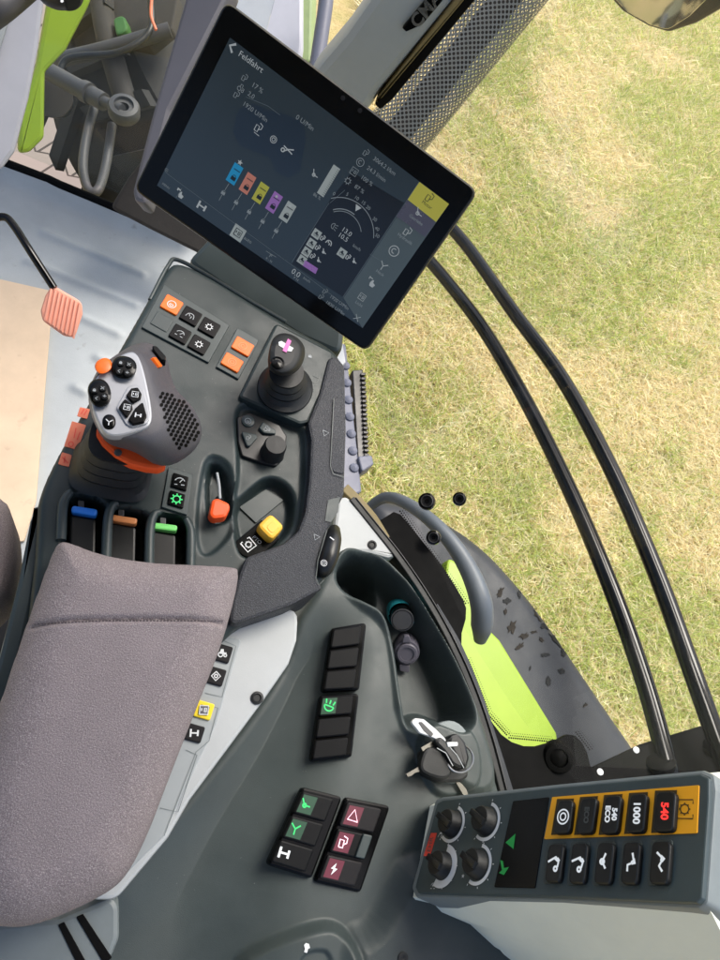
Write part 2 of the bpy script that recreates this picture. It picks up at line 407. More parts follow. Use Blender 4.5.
def ribbon_geo(pts, w, n):
    vs, fs = [], []
    P = [V(p) for p in pts]
    for i, p in enumerate(P):
        t = (P[min(i+1, len(P)-1)]-P[max(i-1, 0)]); t.normalize(); s = t.cross(n)*(w/2); vs += [p+s, p-s]
    for i in range(len(P)-1): fs.append((2*i, 2*i+1, 2*i+3, 2*i+2))
    return vs, fs
def arc(cx, cy, r, a0, a1, n=20): return [(cx+r*math.cos(rad(a0+(a1-a0)*k/n)), cy+r*math.sin(rad(a0+(a1-a0)*k/n))) for k in range(n+1)]
RING = arc(0, 0, 1, 0, 360)
def sc(p, k, dx=0, dy=0): return [(x*k+dx, y*k+dy) for x, y in p]
ICON = {
 'ring_bar': ([RING, [(-.5, 0), (.5, 0)], arc(0, 0, .55, 200, 340)], []),
 'ring_c': ([RING, arc(0, 0, .45, 60, 300)], []),
 'ring_dot': ([RING, sc(RING, .5)], []),
 'gear': ([sc(RING, .6)] + [[(.65*math.cos(a), .65*math.sin(a)), (1.0*math.cos(a), 1.0*math.sin(a))] for a in [k*math.pi/4 for k in range(8)]], []),
 'gauge': ([arc(0, -.2, 1, 20, 160), [(0, -.2), (.5, .5)], [(-1, -.7), (-.4, -.7)], [(.3, -.7), (1, -.7)]], []),
 'cruise': ([arc(0, -.3, .9, 0, 180), [(-.9, -.3), (-1, -.7)], [(.9, -.3), (1, -.7)], [(-.1, -.3), (-.5, .3)], [(.3, -.8), (.3, -.1)]], []),
 'lock': ([arc(0, .2, .45, 0, 180)], [[(-.7, -.8), (.7, -.8), (.7, .2), (-.7, .2)]]),
 'tractor': ([sc(RING, .5, -.4, -.35), sc(RING, .3, .65, -.5), [(-.4, .1), (-.3, .9), (.25, .9), (.3, .2), (.9, .15), (.95, -.2)]], []),
 'tractor_fill': ([sc(RING, .5, -.4, -.35), sc(RING, .3, .65, -.5)], [[(-.6, .1), (-.4, .9), (.2, .9), (.3, .2), (.9, .15), (.9, -.25), (-.6, -.2)]]),
 'chassis': ([], [[(-1, .8), (-.6, .8), (-.6, .15), (.5, .15), (.5, .6), (.9, .6), (.9, -.6), (.5, -.6), (.5, -.15), (-.6, -.15), (-.6, -.8), (-1, -.8)]]),
 'diamond': ([[(0, 1), (1, 0), (0, -1), (-1, 0), (0, 1)], sc(RING, .35)], []),
 'triangle': ([[(-.9, -.7), (.9, -.7), (0, .95), (-.9, -.7), (.9, -.7)]], []),
 'bolt': ([], [[(.2, 1), (-.6, -.05), (-.1, -.05), (-.3, -1), (.6, .15), (.1, .15)]]),
 'pto': ([[(-.5, .9), (-.9, .9), (-.9, -.9), (.9, -.9), (.9, .9), (.5, .9)], sc(RING, .45)] + [[(.45*math.cos(a), .45*math.sin(a)), (.62*math.cos(a), .62*math.sin(a))] for a in [k*math.pi/4 for k in range(8)]], []),
 'arm': ([[(-.9, -.6), (-.1, .7), (.6, .6), (.9, -.2)], sc(RING, .28, .75, -.55)], [[(-.3, .3), (.3, .9), (.8, .75), (.5, .3)]]),
 'arm_b': ([[(-.9, .7), (.2, .5), (.2, -.5), (.9, -.8)]], [[(-.2, .8), (.5, .7), (.4, .1), (0, .1)]]),
 'pump': ([[(-.7, -.8), (-.7, .3), (0, .3), (0, -.8), (-.7, -.8)], [(0, -.3), (.5, 0), (.5, .7), (-.2, .9)]], []),
 'lamp': ([arc(0, 0, .8, 90, 270), [(0, .8), (0, -.8)], [(.3, .6), (1, .8)], [(.3, 0), (1, 0)], [(.3, -.6), (1, -.8)]], []),
 'x': ([[(-.8, -.8), (.8, .8)], [(-.8, .8), (.8, -.8)]], []),
 'hand': ([[(-.9, .6), (-.2, .6)], [(-.9, .2), (-.9, .8)]], [[(-.1, .4), (.2, .5), (.3, 0), (.9, -.2), (.7, -.9), (-.1, -.9), (-.3, -.3)]]),
 'square': ([[(-.9, -.9), (.9, -.9), (.9, .9), (-.9, .9), (-.9, -.9)], [(-.5, -.2), (-.5, .4)], [(.1, -.4), (.1, .4), (.5, .4), (.5, -.4), (.1, -.4)]], []),
 'chevron': ([[(.5, .9), (-.5, 0), (.5, -.9)]], []),
 'star': ([], [[((1 if k % 2 == 0 else .42)*math.cos(rad(90+36*k)), (1 if k % 2 == 0 else .42)*math.sin(rad(90+36*k))) for k in range(10)]]),
 'tri_fill': ([], [[(-.9, -.6), (.9, -.6), (0, 1)]]),
 'arrow': ([[(-.8, .2), (0, -.5), (.8, .2)], [(0, .9), (0, -.5)]], []),
 'tilted_y': ([[(0, -.9), (0, 0), (-.8, .7)], [(0, 0), (.8, .7)]], []),
 'sprayer': ([[(-1, .2), (1, -.2)], [(-.6, -.6), (0, .1), (.9, .6)], sc(RING, .3, -.8, -.5)], []),
 'joint': ([[(-.8, .8), (-.2, -.2), (.8, -.2)], sc(RING, .3, -.2, -.2)], []),
}
def icon(name, kind, x, y, pl, half, m, parent, ex=None, h=.0003, w=.16, asp=1.0):
    """printed symbol: half-size in metres, strokes and filled fields"""
    c = pl.p(x, y, h); ex = V(ex) if ex is not None else pl.ex
    ex = (ex-pl.n*ex.dot(pl.n)).normalized(); ey = pl.n.cross(ex)
    st, fl = ICON[kind]; parts = []
    f = lambda q: c + ex*q[0]*half*asp + ey*q[1]*half
    for s in st: parts.append(ribbon_geo([f(q) for q in s], w*half, pl.n))
    for k, s in enumerate(fl): parts.append(([f(q)+pl.n*.00005 for q in s], [tuple(range(len(s)))]))
    vs, fs = merge(parts)
    return obj(name, vs, fs, m, parent, smooth=False)
def text(name, s, x, y, pl, size, m, parent, ex=None, h=.0003, align='CENTER', bold=.0):
    cu_ = bpy.data.curves.new('t', 'FONT'); cu_.body = s; cu_.size = size; cu_.align_x = align; cu_.align_y = 'CENTER'; cu_.offset = bold; cu_.resolution_u = 3
    to = bpy.data.objects.new('t', cu_); me = bpy.data.meshes.new_from_object(to)
    c = pl.p(x, y, h); e = V(ex) if ex is not None else pl.ex
    e = (e-pl.n*e.dot(pl.n)).normalized(); g = pl.n.cross(e)
    vs = [c + e*v.co.x + g*v.co.y for v in me.vertices]; fs = [tuple(p.vertices) for p in me.polygons]
    bpy.data.objects.remove(to); bpy.data.curves.remove(cu_); bpy.data.meshes.remove(me)
    return obj(name, vs, fs, m, parent, smooth=False)
def lines(name, pls, pl, w, m, parent, h=.0003):
    vs, fs = merge([ribbon_geo([pl.p(x, y, h) for x, y in q], w, pl.n) for q in pls])
    return obj(name, vs, fs, m, parent, smooth=False)
def fill(name, polys, pl, m, parent, h=.0003):
    vs, fs = merge([([pl.p(x, y, h) for x, y in q], [tuple(range(len(q)))]) for q in polys])
    return obj(name, vs, fs, m, parent, smooth=False)
def bvh(o):
    org = ORG[o.name]; return BVHTree.FromPolygons([v.co+org for v in o.data.vertices], [tuple(p.vertices) for p in o.data.polygons])
def shoot(b, x, y):
    r = ray(x, y).normalized(); q = b.ray_cast(CAM, r); return q[0], q[1]
def loft(name, rings, m, parent=None, cap=True, angle=50):
    n = len(rings[0]); vs = [p for r in rings for p in r]; fs = []
    for k in range(len(rings)-1):
        for i in range(n):
            j = (i+1) % n; fs.append((k*n+i, k*n+j, (k+1)*n+j, (k+1)*n+i))
    if cap: fs += [tuple(range(n))[::-1], tuple(range((len(rings)-1)*n, len(rings)*n))]
    return obj(name, vs, fs, m, parent, angle=angle)
def resample(p, n, c):
    """points of a closed outline at n even angles round c"""
    p = smoothpoly(p, 2); A = np.array([(math.atan2(y-c[1], x-c[0]), math.hypot(x-c[0], y-c[1])) for x, y in p])
    A = A[np.argsort(A[:, 0])]; a = np.concatenate([A[:, 0]-2*math.pi, A[:, 0], A[:, 0]+2*math.pi]); r = np.tile(A[:, 1], 3)
    return [(c[0]+math.cos(t)*float(np.interp(t, a, r)), c[1]+math.sin(t)*float(np.interp(t, a, r))) for t in np.linspace(-math.pi, math.pi, n, endpoint=False)]
def lerp(a, b, f): return (a[0]+(b[0]-a[0])*f, a[1]+(b[1]-a[1])*f)
# ================================================================== outside
GZ = -2.2
def nodes_ground(name, build):
    m = bpy.data.materials.new(name); m.use_nodes = True; build(m.node_tree, m.node_tree.nodes, m.node_tree.links); MATS[name] = m
def gr(nt, N, L):
    b = N['Principled BSDF']; b.inputs['Roughness'].default_value = .95; b.inputs['Specular IOR Level'].default_value = .1
    tc = N.new('ShaderNodeTexCoord')
    def noise(s, d=6):
        n = N.new('ShaderNodeTexNoise'); n.inputs['Scale'].default_value = s; n.inputs['Detail'].default_value = d; n.inputs['Roughness'].default_value = .7; L.new(tc.outputs['Object'], n.inputs['Vector']); return n
    def ramp(src, a, b_, c1, c2):
        r = N.new('ShaderNodeValToRGB'); r.color_ramp.elements[0].position = a; r.color_ramp.elements[1].position = b_
        r.color_ramp.elements[0].color = (*lin(c1), 1); r.color_ramp.elements[1].color = (*lin(c2), 1); L.new(src, r.inputs[0]); return r
    a = ramp(noise(1.1).outputs['Fac'], .42, .62, (196, 172, 126), (150, 152, 86)); c = ramp(noise(26, 8).outputs['Fac'], .35, .65, (176, 160, 108), (214, 196, 148))
    mx = N.new('ShaderNodeMix'); mx.data_type = 'RGBA'; mx.inputs['Factor'].default_value = .5; L.new(a.outputs[0], mx.inputs['A']); L.new(c.outputs[0], mx.inputs['B']); L.new(mx.outputs['Result'], b.inputs['Base Color'])
    bp = N.new('ShaderNodeBump'); bp.inputs['Strength'].default_value = .8; bp.inputs['Distance'].default_value = .03; L.new(noise(60).outputs['Fac'], bp.inputs['Height']); L.new(bp.outputs[0], b.inputs['Normal'])
nodes_ground('dry_ground', gr)
struct(obj('ground', [V((-150, -150, GZ-.01)), V((150, -150, GZ-.01)), V((150, 150, GZ-.01)), V((-150, 150, GZ-.01))], [(0, 1, 2, 3)], 'dry_ground', loc=(0, 0, GZ-.01)))

def blade_mat(nt, N, L):
    b = N['Principled BSDF']; b.inputs['Roughness'].default_value = .8; b.inputs['Specular IOR Level'].default_value = .1
    at = N.new('ShaderNodeAttribute'); at.attribute_name = 'tint'; L.new(at.outputs['Color'], b.inputs['Base Color'])
    tr = N.new('ShaderNodeBsdfTranslucent'); L.new(at.outputs['Color'], tr.inputs[0]); mx = N.new('ShaderNodeMixShader'); mx.inputs[0].default_value = .42
    L.new(b.outputs[0], mx.inputs[1]); L.new(tr.outputs[0], mx.inputs[2]); L.new(mx.outputs[0], N['Material Output'].inputs[0])
nodes_ground('grass_blades', blade_mat)
def grass():
    # area of lawn seen through the side window
    cor = xy([(330, 330), (330, 860), (760, 860), (760, -30), (380, -30)], GZ)
    A = np.array(cor); lo, hi = A.min(0), A.max(0)
    N0 = 640000
    P = lo + RNG.random((N0, 2))*(hi-lo); sd, _ = poly_sd(P, cor); P = P[sd < .12]
    dist = np.hypot(P[:, 0]-CAM.x, P[:, 1]-CAM.y); P = P[RNG.random(len(P)) < np.clip(3.2/dist, .25, 1)]
    n = len(P); print('blades', n)
    def vn(P, s, seed):
        r = np.random.default_rng(seed); G = r.random((64, 64)); q = P*s+100; i = np.floor(q).astype(int); f = sst(q-i); i %= 64; j = (i+1) % 64
        a = G[i[:, 0], i[:, 1]]*(1-f[:, 0])+G[j[:, 0], i[:, 1]]*f[:, 0]; b = G[i[:, 0], j[:, 1]]*(1-f[:, 0])+G[j[:, 0], j[:, 1]]*f[:, 0]
        return a*(1-f[:, 1])+b*f[:, 1]
    g = .5*vn(P, 1.3, 1)+.32*vn(P, 3.1, 2)+.18*vn(P, 8, 3)
    pg = sst((g-.40)/.24)                                  # how green the patch is
    isg = RNG.random(n) < (.05+.38*pg)
    c1 = np.array(lin((228, 216, 176))); c2 = np.array(lin((244, 238, 208))); c3 = np.array(lin((218, 196, 156)))
    g1 = np.array(lin((184, 194, 118))); g2 = np.array(lin((206, 212, 138))); g3 = np.array(lin((150, 170, 96)))
    u = RNG.random((n, 1)); w = RNG.random((n, 1))
    straw = np.where(w < .25, c3+(c1-c3)*u, c1+(c2-c1)*u); green = np.where(w < .3, g3+(g1-g3)*u, g1+(g2-g1)*u)
    col = np.where(isg[:, None], green, straw)
    gl = col@np.array([.3, .6, .1]); col = np.clip(gl[:, None]+(col-gl[:, None])*1.0, 0, 1)*1.1
    a = RNG.random(n)*2*math.pi; ln = .05+.09*RNG.random(n); lay = np.where(isg, .3+.5*RNG.random(n), .62+.36*RNG.random(n))
    wd = .0013+.0014*RNG.random(n)
    dx, dy = np.cos(a), np.sin(a); hx = np.stack([dx, dy], 1); sx = np.stack([-dy, dx], 1)
    zz = np.full((n, 1), GZ)
    def pt(f, k, sgn):
        q = P + hx*(ln*lay*f*(1+.3*f))[:, None] + sx*(wd*k*sgn)[:, None]; h = ln*np.sqrt(1-lay**2*.97)*(f*(1.35-.35*f)) + .012*RNG.random(n)
        return np.concatenate([q, zz+h[:, None]], 1)
    vs = np.stack([pt(0, 1, 1), pt(0, 1, -1), pt(.55, .8, 1), pt(.55, .8, -1), pt(1, 0, 1)], 1).reshape(-1, 3)
    b = (np.arange(n)*5)[:, None]; tris = np.concatenate([b+[0, 1, 3], b+[0, 3, 2], b+[2, 3, 4]], 1).reshape(-1, 3)
    me = bpy.data.meshes.new('grass'); me.vertices.add(len(vs)); me.vertices.foreach_set('co', vs.astype(np.float32).ravel())
    nt = len(tris); me.loops.add(nt*3); me.loops.foreach_set('vertex_index', tris.astype(np.int32).ravel())
    me.polygons.add(nt); me.polygons.foreach_set('loop_start', (np.arange(nt)*3).astype(np.int32)); me.polygons.foreach_set('loop_total', np.full(nt, 3, np.int32))
    at = me.attributes.new('tint', 'FLOAT_COLOR', 'POINT'); at.data.foreach_set('color', np.repeat(np.concatenate([col, np.ones((n, 1))], 1), 5, 0).astype(np.float32).ravel())
    me.update(calc_edges=True); me.materials.append(MATS['grass_blades'])
    o = bpy.data.objects.new('grass', me); COL.objects.link(o)
    tag(o, 'short half dried lawn grass in straw and green patches beside the tractor', 'grass', kind='stuff')
grass()

# paving seen through the windscreen
def pav(nt, N, L):
    b = N['Principled BSDF']; b.inputs['Roughness'].default_value = .9
    tc = N.new('ShaderNodeTexCoord'); w = N.new('ShaderNodeTexWave'); w.inputs['Scale'].default_value = 1.6; w.wave_type = 'BANDS'; w.wave_profile = 'TRI'
    mp = N.new('ShaderNodeMapping'); mp.inputs['Rotation'].default_value = (0, 0, .5); L.new(tc.outputs['Object'], mp.inputs[0]); L.new(mp.outputs[0], w.inputs['Vector'])
    ad = N.new('ShaderNodeVectorMath'); ad.operation = 'MULTIPLY_ADD'; L.new(w.outputs['Color'], ad.inputs[0]); ad.inputs[1].default_value = (0, .07, 0); L.new(mp.outputs[0], ad.inputs[2])
    br = N.new('ShaderNodeTexBrick'); br.inputs['Scale'].default_value = 1; br.inputs['Mortar Size'].default_value = .006; br.inputs['Brick Width'].default_value = .2; br.inputs['Row Height'].default_value = .17
    br.inputs['Color1'].default_value = (*lin((138, 126, 118)), 1); br.inputs['Color2'].default_value = (*lin((126, 116, 109)), 1); br.inputs['Mortar'].default_value = (*lin((60, 52, 47)), 1)
    L.new(ad.outputs[0], br.inputs['Vector']); L.new(br.outputs['Color'], b.inputs['Base Color'])
nodes_ground('paver', pav)
struct(obj('paving', [V((*q, GZ)) for q in xy([(-260, -100), (200, -220), (270, 30), (190, 330), (-260, 330)], GZ)] , [(0, 1, 2, 3, 4)], 'paver'))

# things standing in front of the windscreen
t = thing('front_axle', 'dusty front axle with a dark lugged tyre outside the windscreen', 'axle', D(150, 160, 2.3))
ax = cv(.75, .35, -.55); oc = D(214, 140, 2.5)
tube('axle_beam', [oc, D(120, 40, 2.5), D(60, -20, 2.5)], .07, 'brown_dark', t, sub=1)
lathe('tread', oc, ax, [(.30, -.22), (.42, -.24), (.5, -.2), (.52, -.1), (.52, .1), (.5, .2), (.42, .24), (.30, .22)], 'tyre', t, 48)
lathe('rim', oc, ax, [(.0, .1), (.2, .1), (.27, .14), (.31, .2), (.31, .0)], 'brown_dark', t, 40)
vs, fs = [], []
e1 = ax.normalized().cross(Z).normalized(); e2 = ax.normalized().cross(e1)
lugs = []
for k in range(22):
    for s in (-1, 1):
        a = 2*math.pi*(k+.5*(s > 0))/22; c = oc+(e1*math.cos(a)+e2*math.sin(a))*.53+ax.normalized()*s*.1; tt = -e1*math.sin(a)+e2*math.cos(a); nn = e1*math.cos(a)+e2*math.sin(a); bb = ax.normalized()*.11+tt*.05*s
        q = [c+bb+tt*.025, c+bb-tt*.025, c-bb-tt*.025, c-bb+tt*.025]; lugs.append((q+[p+nn*.03 for p in q], [(0, 1, 2, 3), (4, 7, 6, 5), (0, 4, 5, 1), (1, 5, 6, 2), (2, 6, 7, 3), (3, 7, 4, 0)]))
vs, fs = merge(lugs); obj('lug_pattern', vs, fs, 'tyre', t, smooth=False)
tube('clear_hose', [D(98, 95, 1.75), D(88, 130, 1.7), D(83, 165, 1.66), D(88, 189, 1.64), D(98, 190, 1.64), D(106, 165, 1.68), D(112, 125, 1.72)], .011, 'hyd_grey'); tag(bpy.data.objects['clear_hose'], 'grey hose hanging in a loop in front of the dark tyre', 'hose')
t = thing('hydraulic_cylinder', 'grey hydraulic cylinder with round end eye outside the windscreen', 'cylinder', D(85, 92, 1.7))
tube('barrel', [D(46, 70, 1.72), D(104, 102, 1.68)], .021, 'hyd_grey', t, sub=1, seg=20)
tube('rod', [D(100, 100, 1.68), D(122, 110, 1.66)], .013, 'hyd_grey', t, sub=1)
lathe('end_eye', D(124, 110, 1.67), cv(.3, .3, -1), [(.012, -.016), (.033, -.016), (.037, -.01), (.037, .01), (.033, .016), (.023, .018), (.021, .011), (.012, .011), (.011, -.016)], 'hyd_grey', t)
tube('ferrule', [D(84, 91, 1.69), D(90, 94, 1.685)], .025, 'hyd_grey', t, sub=1, seg=20)
t = thing('work_lamp', 'dark round lamp body under the grey hydraulic cylinder', 'lamp', D(54, 98, 1.8))
lathe('lamp_body', D(54, 98, 1.8), cv(.2, -.3, -1), [(.0, -.06), (.03, -.06), (.045, -.02), (.05, .02), (.044, .03), (.0, .03)], 'black_plastic', t)
lathe('lamp_ring', D(54, 98, 1.8), cv(.2, -.3, -1), [(.044, .028), (.052, .028), (.052, .036), (.044, .036)], 'brown_dark', t)
t = thing('front_linkage', 'brown grey front linkage frame with bars seen through the windscreen', 'linkage', D(130, 60, 1.9))
tube('cross_bar', [D(50, 62, 1.95), D(110, 48, 1.9), D(170, 30, 1.9)], .02, 'hyd_grey', t)
tube('drop_bar', [D(100, -10, 2.0), D(108, 40, 1.95), D(128, 110, 1.95)], .032, 'brown_dark', t)
tube('hose_line', [D(150, -10, 1.9), D(150, 30, 1.88), D(120, 52, 1.86), D(70, 58, 1.86), D(58, 75, 1.86)], .009, 'black_plastic', t)
pl = Plane(D(120, 30, 1.95), cv(-.2, .3, -1))
puck('frame_plate', [(108, 0), (178, -6), (172, 28), (150, 46), (112, 38)], pl, -.03, 0, 'brown_dark', t, b=.004, r=.01)
puck('green_cap', [(112, 18), (124, 14), (128, 30), (116, 36)], pl, 0, .03, 'cap_green', t, b=.006, r=.02)
tube('red_hose', [D(152, -5, 1.85), D(151, 15, 1.85), D(156, 30, 1.85)], .004, 'salmon', t)

# lime flank and pale column at the far left
pl = Plane(D(40, 90, 1.5), -ray(40, 90)+cv(.1, 0, 0))
o = puck('lime_panel', [(50, -12), (98, -12), (66, 50), (45, 72), (44, 138), (30, 152), (18, 154), (19, 118), (36, 66)], pl, -.03, 0, 'lime', b=.008, r=.02)
tag(o, 'lime green body panel outside the windscreen beside the pale column', 'body panel')
t = thing('steering_column', 'pale blue grey steering column cover at the upper left corner', 'steering column', D(10, 90, .95))
pl = Plane(D(10, 80, .95), -ray(20, 80)+cv(.12, 0, 0))
puck('column_cover', [(-60, -20), (47, -20), (38, 50), (29, 98), (15, 152), (3, 168), (-60, 190)], pl, -.06, 0, 'pale_lilac', t, b=.006, r=.01)
puck('column_seam', [(-60, -20), (22, -20), (-2, 58), (-60, 100)], pl, -.002, .012, 'light_strip', t, b=.004, r=.01)
tube('wheel_rim', [D(-20, 22, .8), D(2, 6, .8), D(26, -14, .82)], .016, 'hyd_grey', t)
t = thing('control_stalk', 'dark grey stalk end poking in at the top left edge', 'stalk', D(62, 0, .8))
tube('stalk_arm', [D(36, -22, .82), D(52, -6, .8), D(66, -4, .8)], .014, 'black_plastic', t)
lathe('stalk_tip', D(66, -8, .8), cv(.3, -.8, -.4), [(.0, -.03), (.012, -.03), (.018, -.01), (.0185, .004), (.014, .012), (.0, .013)], 'rubber_black', t)
pl = Plane(D(65, 0, .785), cv(0, .2, -1)); fill('white_dot', [arc(62, 1, 1.6, 0, 360, 12)], pl, 'white_print', t, h=.004)

# ------------------------------------------------------------------ cab floor and pedal
FZ = -.62
fl = [(0, 165), (60, 189), (120, 214), (182, 240), (215, 252), (235, 420), (240, 700), (260, 1250), (-420, 1250), (-420, 10)]
o = hfield('floor', FZ, fl, 'floor_grey', cell=.004, edge=.0, skirt=.06, sm=0, loc=(0, 0, FZ),
  lines=[([(-420, 12), (0, 168), (120, 217), (182, 243)], .022, .022)] + [([(a, b), (c, d)], .007, .009) for a, b, c, d in ((44, 233, 142, 274), (29, 262, 136, 305), (82, 318, 118, 334), (98, 358, 106, 362), (76, 388, 84, 392))])
struct(o)
o = tube('windscreen_gasket', [HZ(FZ+.02).p(x, y) for x, y in ((-400, 16), (0, 161), (60, 185), (120, 210), (190, 240))], .009, 'frit_black', sub=2); tag(o, 'black rubber gasket along the front edge of the pale floor', 'gasket')
wa, wb = HZ(FZ+.03).p(-120, 112), HZ(FZ+.03).p(200, 243); wd_ = (wb-wa).normalized(); wn = V((-wd_.y, wd_.x, 0)); wn = wn if wn.y > 0 else -wn
vs = [wa-wd_*.3+wn*.04, wb+wd_*.02+wn*.04, wb+wd_*.05+wn*.34+Z*1.5, wa-wd_*.3+wn*.34+Z*1.5]; vs += [p+wn*.005 for p in vs]
o = obj('windscreen', vs, [(0, 1, 2, 3), (7, 6, 5, 4), (0, 4, 5, 1), (1, 5, 6, 2), (2, 6, 7, 3), (3, 7, 4, 0)], 'window_glass', smooth=False); tag(o, 'clear windscreen pane in front of the pale grey cab floor', 'windscreen')
pl = HZ(FZ+.001)
o = puck('cardboard_mat', [(-60, 262), (0, 279), (53, 291), (44, 400), (36, 500), (24, 541), (-60, 545)], pl, .001, .007, 'cardboard', b=.001, r=.004)
tag(o, 'flat beige cardboard sheet lying on the pale grey cab floor', 'cardboard')
lines('crease', [[(-60, 388), (0, 395), (46, 402)]], pl, .003, 'tan', o, h=.0074) if False else None
t = thing('pedal', 'salmon pink ribbed pedal on a bent black arm above the floor', 'pedal', D(60, 310, 1.0))
tube('pedal_arm', [D(-12, 220, .98), D(4, 217, .98), D(14, 226, .98), D(32, 254, .98), D(54, 288, .99)], .0055, 'rail_black', t)
pp = Plane(D(62, 310, 1.0), (0.25, -.55, .8))
puck('pad', [(53, 285), (82, 302), (83, 314), (75, 338), (64, 336), (43, 321), (41, 311), (46, 295)], pp, -.012, 0, 'pedal_rubber', t, b=.003, r=.012)
vs, fs = merge([puck_geo([pp.uv(x, y, .003) for x, y in [(51.5+k*4.1-1.0, 288+k*2.1), (51.5+k*4.1+1.2, 289.4+k*2.1), (44.6+k*4.1+1.2, 321+k*2.6), (44.6+k*4.1-1.0, 319.8+k*2.6)]], pp, -.001, .003, .0008) for k in range(8)])
obj('rib_pattern', vs, fs, 'pedal_rubber', t)

# ------------------------------------------------------------------ windscreen edge, pillar, exhaust
pl = Plane(D(170, 100, 1.0), cv(-.1, .1, -1))
o = puck('windscreen_post', [(190, -20), (236, -20), (170, 110), (145, 205), (134, 200), (132, 190), (150, 120)], pl, -.03, 0, 'post_lilac', b=.006, r=.006)
tag(o, 'slim pale grey windscreen post just left of the tilted screen', 'post')
o = puck('lower_bodywork', [(110, 208), (128, 178), (150, 150), (215, 210), (216, 262), (188, 248), (150, 229)], Plane(D(160, 210, 1.3), -ray(160, 210)), -.04, 0, 'brown_dark', b=.006, r=.01); tag(o, 'dark brown grey bodywork under the lower left screen corner', 'bodywork')
pl = plane3(D(300, 70, .93), D(385, 110, .955), D(420, -20, .83))
t = thing('cab_pillar', 'broad pale grey corner pillar rising behind the screen top', 'pillar', D(350, 70, .92))
puck('pillar_body', [(296, 92), (345, 34), (384, -22), (484, -30), (456, 0), (380, 92), (366, 116)], pl, -.06, 0, 'pillar_grey', t, b=.012, r=.01)
puck('edge_seal', [(456, -2), (482, -30), (488, -28), (382, 98), (374, 104)], pl, -.05, .002, 'seal_khaki', t, b=.002, r=.002)
puck('gasket', [(463, 0), (488, -28), (497, -26), (392, 100), (380, 110), (374, 104)], pl, -.07, -.002, 'frit_black', t, b=.002, r=.002)
pb = puck('badge', [(402, 28), (427, -2), (440, -20), (458, -20), (440, 4), (422, 25), (406, 32)], pl, 0, .006, 'gloss_black', t, b=.001, r=.001)
d = pl.dirpx(420, 20, .64, -.77)
text('badge_letters', 'CMATIC', 413.5, 25.5, pl, .021, 'steel', pb, ex=d, h=.0065, align='LEFT', bold=.0006)
for k, (P_, lab, m) in enumerate((([(225, -20), (302, -20), (302, 44), (300, 60), (240, 30)], 'pale lilac engine cover outside behind the screen top edge', 'pale_lilac'), ([(300, -20), (313, -20), (311, 62), (300, 62)], 'narrow olive green strip between pale cover and blue tube', 'olive'))):
    o = puck('engine_cover' if k == 0 else 'green_strip', P_, Plane(D(270, 20, 1.6+.02*k), cv(-.1, .1, -1)), -.05, 0, m, b=.006, r=.008); tag(o, lab, 'engine cover' if k == 0 else 'strip')
o = tube('air_pipe', [D(327, -30, 1.5), D(326, 0, 1.5), D(322, 30, 1.5), D(316, 70, 1.5)], [.016]*4, 'step_blue', seg=20); tag(o, 'pale blue upright pipe beside the corner pillar', 'pipe')

def shield():
    t = thing('exhaust_shield', 'perforated grey metal exhaust guard beside the corner pillar', 'exhaust guard', D(430, 90, 1.35))
    A, B = D(372, 165, 1.38), D(547, -52, 1.28); ax = (B-A).normalized(); e = cr-ax*cr.dot(ax); e.normalize(); g = ax.cross(e); L_ = (B-A).length; R = .0615
    n, mseg = 40, 2; vs, fs, uv = [], [], []
    for i in range(mseg+1):
        for k in range(n+1):
            a = 2*math.pi*k/n; vs.append(A+ax*L_*i/mseg+(e*math.cos(a)+g*math.sin(a))*R); uv.append((a*R, L_*i/mseg))
    for i in range(mseg):
        for k in range(n): fs.append((i*(n+1)+k, i*(n+1)+k+1, (i+1)*(n+1)+k+1, (i+1)*(n+1)+k))
    o = obj('perforated_sleeve', vs, fs, 'perforated_steel', t)
    ul = o.data.uv_layers.new(name='UVMap')
    for l in o.data.loops: ul.data[l.index].uv = uv[l.vertex_index]
    tube('inner_pipe', [A, (A+B)/2, B], .026, 'brown_dark', t, sub=1, seg=20)
    lathe('lower_ring', A, ax, [(.05, -.012), (.063, -.012), (.066, .0), (.064, .008), (.05, .008)], 'frit_black', t)
shield()

# ------------------------------------------------------------------ guard rails and bracket
def rail(pts, lab):
    P = [D(x, y, d) for x, y, d in pts]
    o = tube('guard_rail', P, .0136, 'rail_black', seg=24, sub=8); tag(o, lab, 'rail', 'black guard rails outside the side window')
rail([(440, 215, 1.62), (470, 250, 1.55), (512, 310, 1.42), (563, 380, 1.3), (614, 475, 1.18), (657, 575, 1.08), (690, 665, 1.0), (716, 738, .96), (728, 775, .95)], 'outer of two curved black guard rails, the right hand one over the grass')
rail([(418, 248, 1.62), (446, 280, 1.55), (484, 330, 1.44), (528, 405, 1.32), (572, 495, 1.2), (612, 590, 1.1), (644, 680, 1.03), (665, 755, .98), (672, 790, .97)], 'inner of two curved black guard rails, nearer the mudguard')
pl = Plane(D(630, 765, .97), cv(.1, .55, -.85))
t = thing('rail_bracket', 'black steel bracket plate holding both guard rail ends', 'bracket', D(640, 765, .97))
puck('bracket_plate', [(560, 800), (585, 770), (640, 744), (700, 726), (735, 716), (740, 800), (560, 830)], pl, -.012, 0, 'frit_black', t, b=.002, r=.006)
for x, y in ((600, 772), (636, 750)):
    lathe('rivet', pl.p(x, y), pl.n, [(.0045, 0), (.0045, .001), (.003, .002), (0, .0022)], 'white_print', t, 14)
for x, y in ((660, 762), (716, 745)):
    lathe('rail_socket', pl.p(x, y, 0), pl.n*.5+cv(-.25, .6, .1), [(.021, -.01), (.021, .004), (.017, .008), (.0137, .009)], 'frit_black', t, 20)

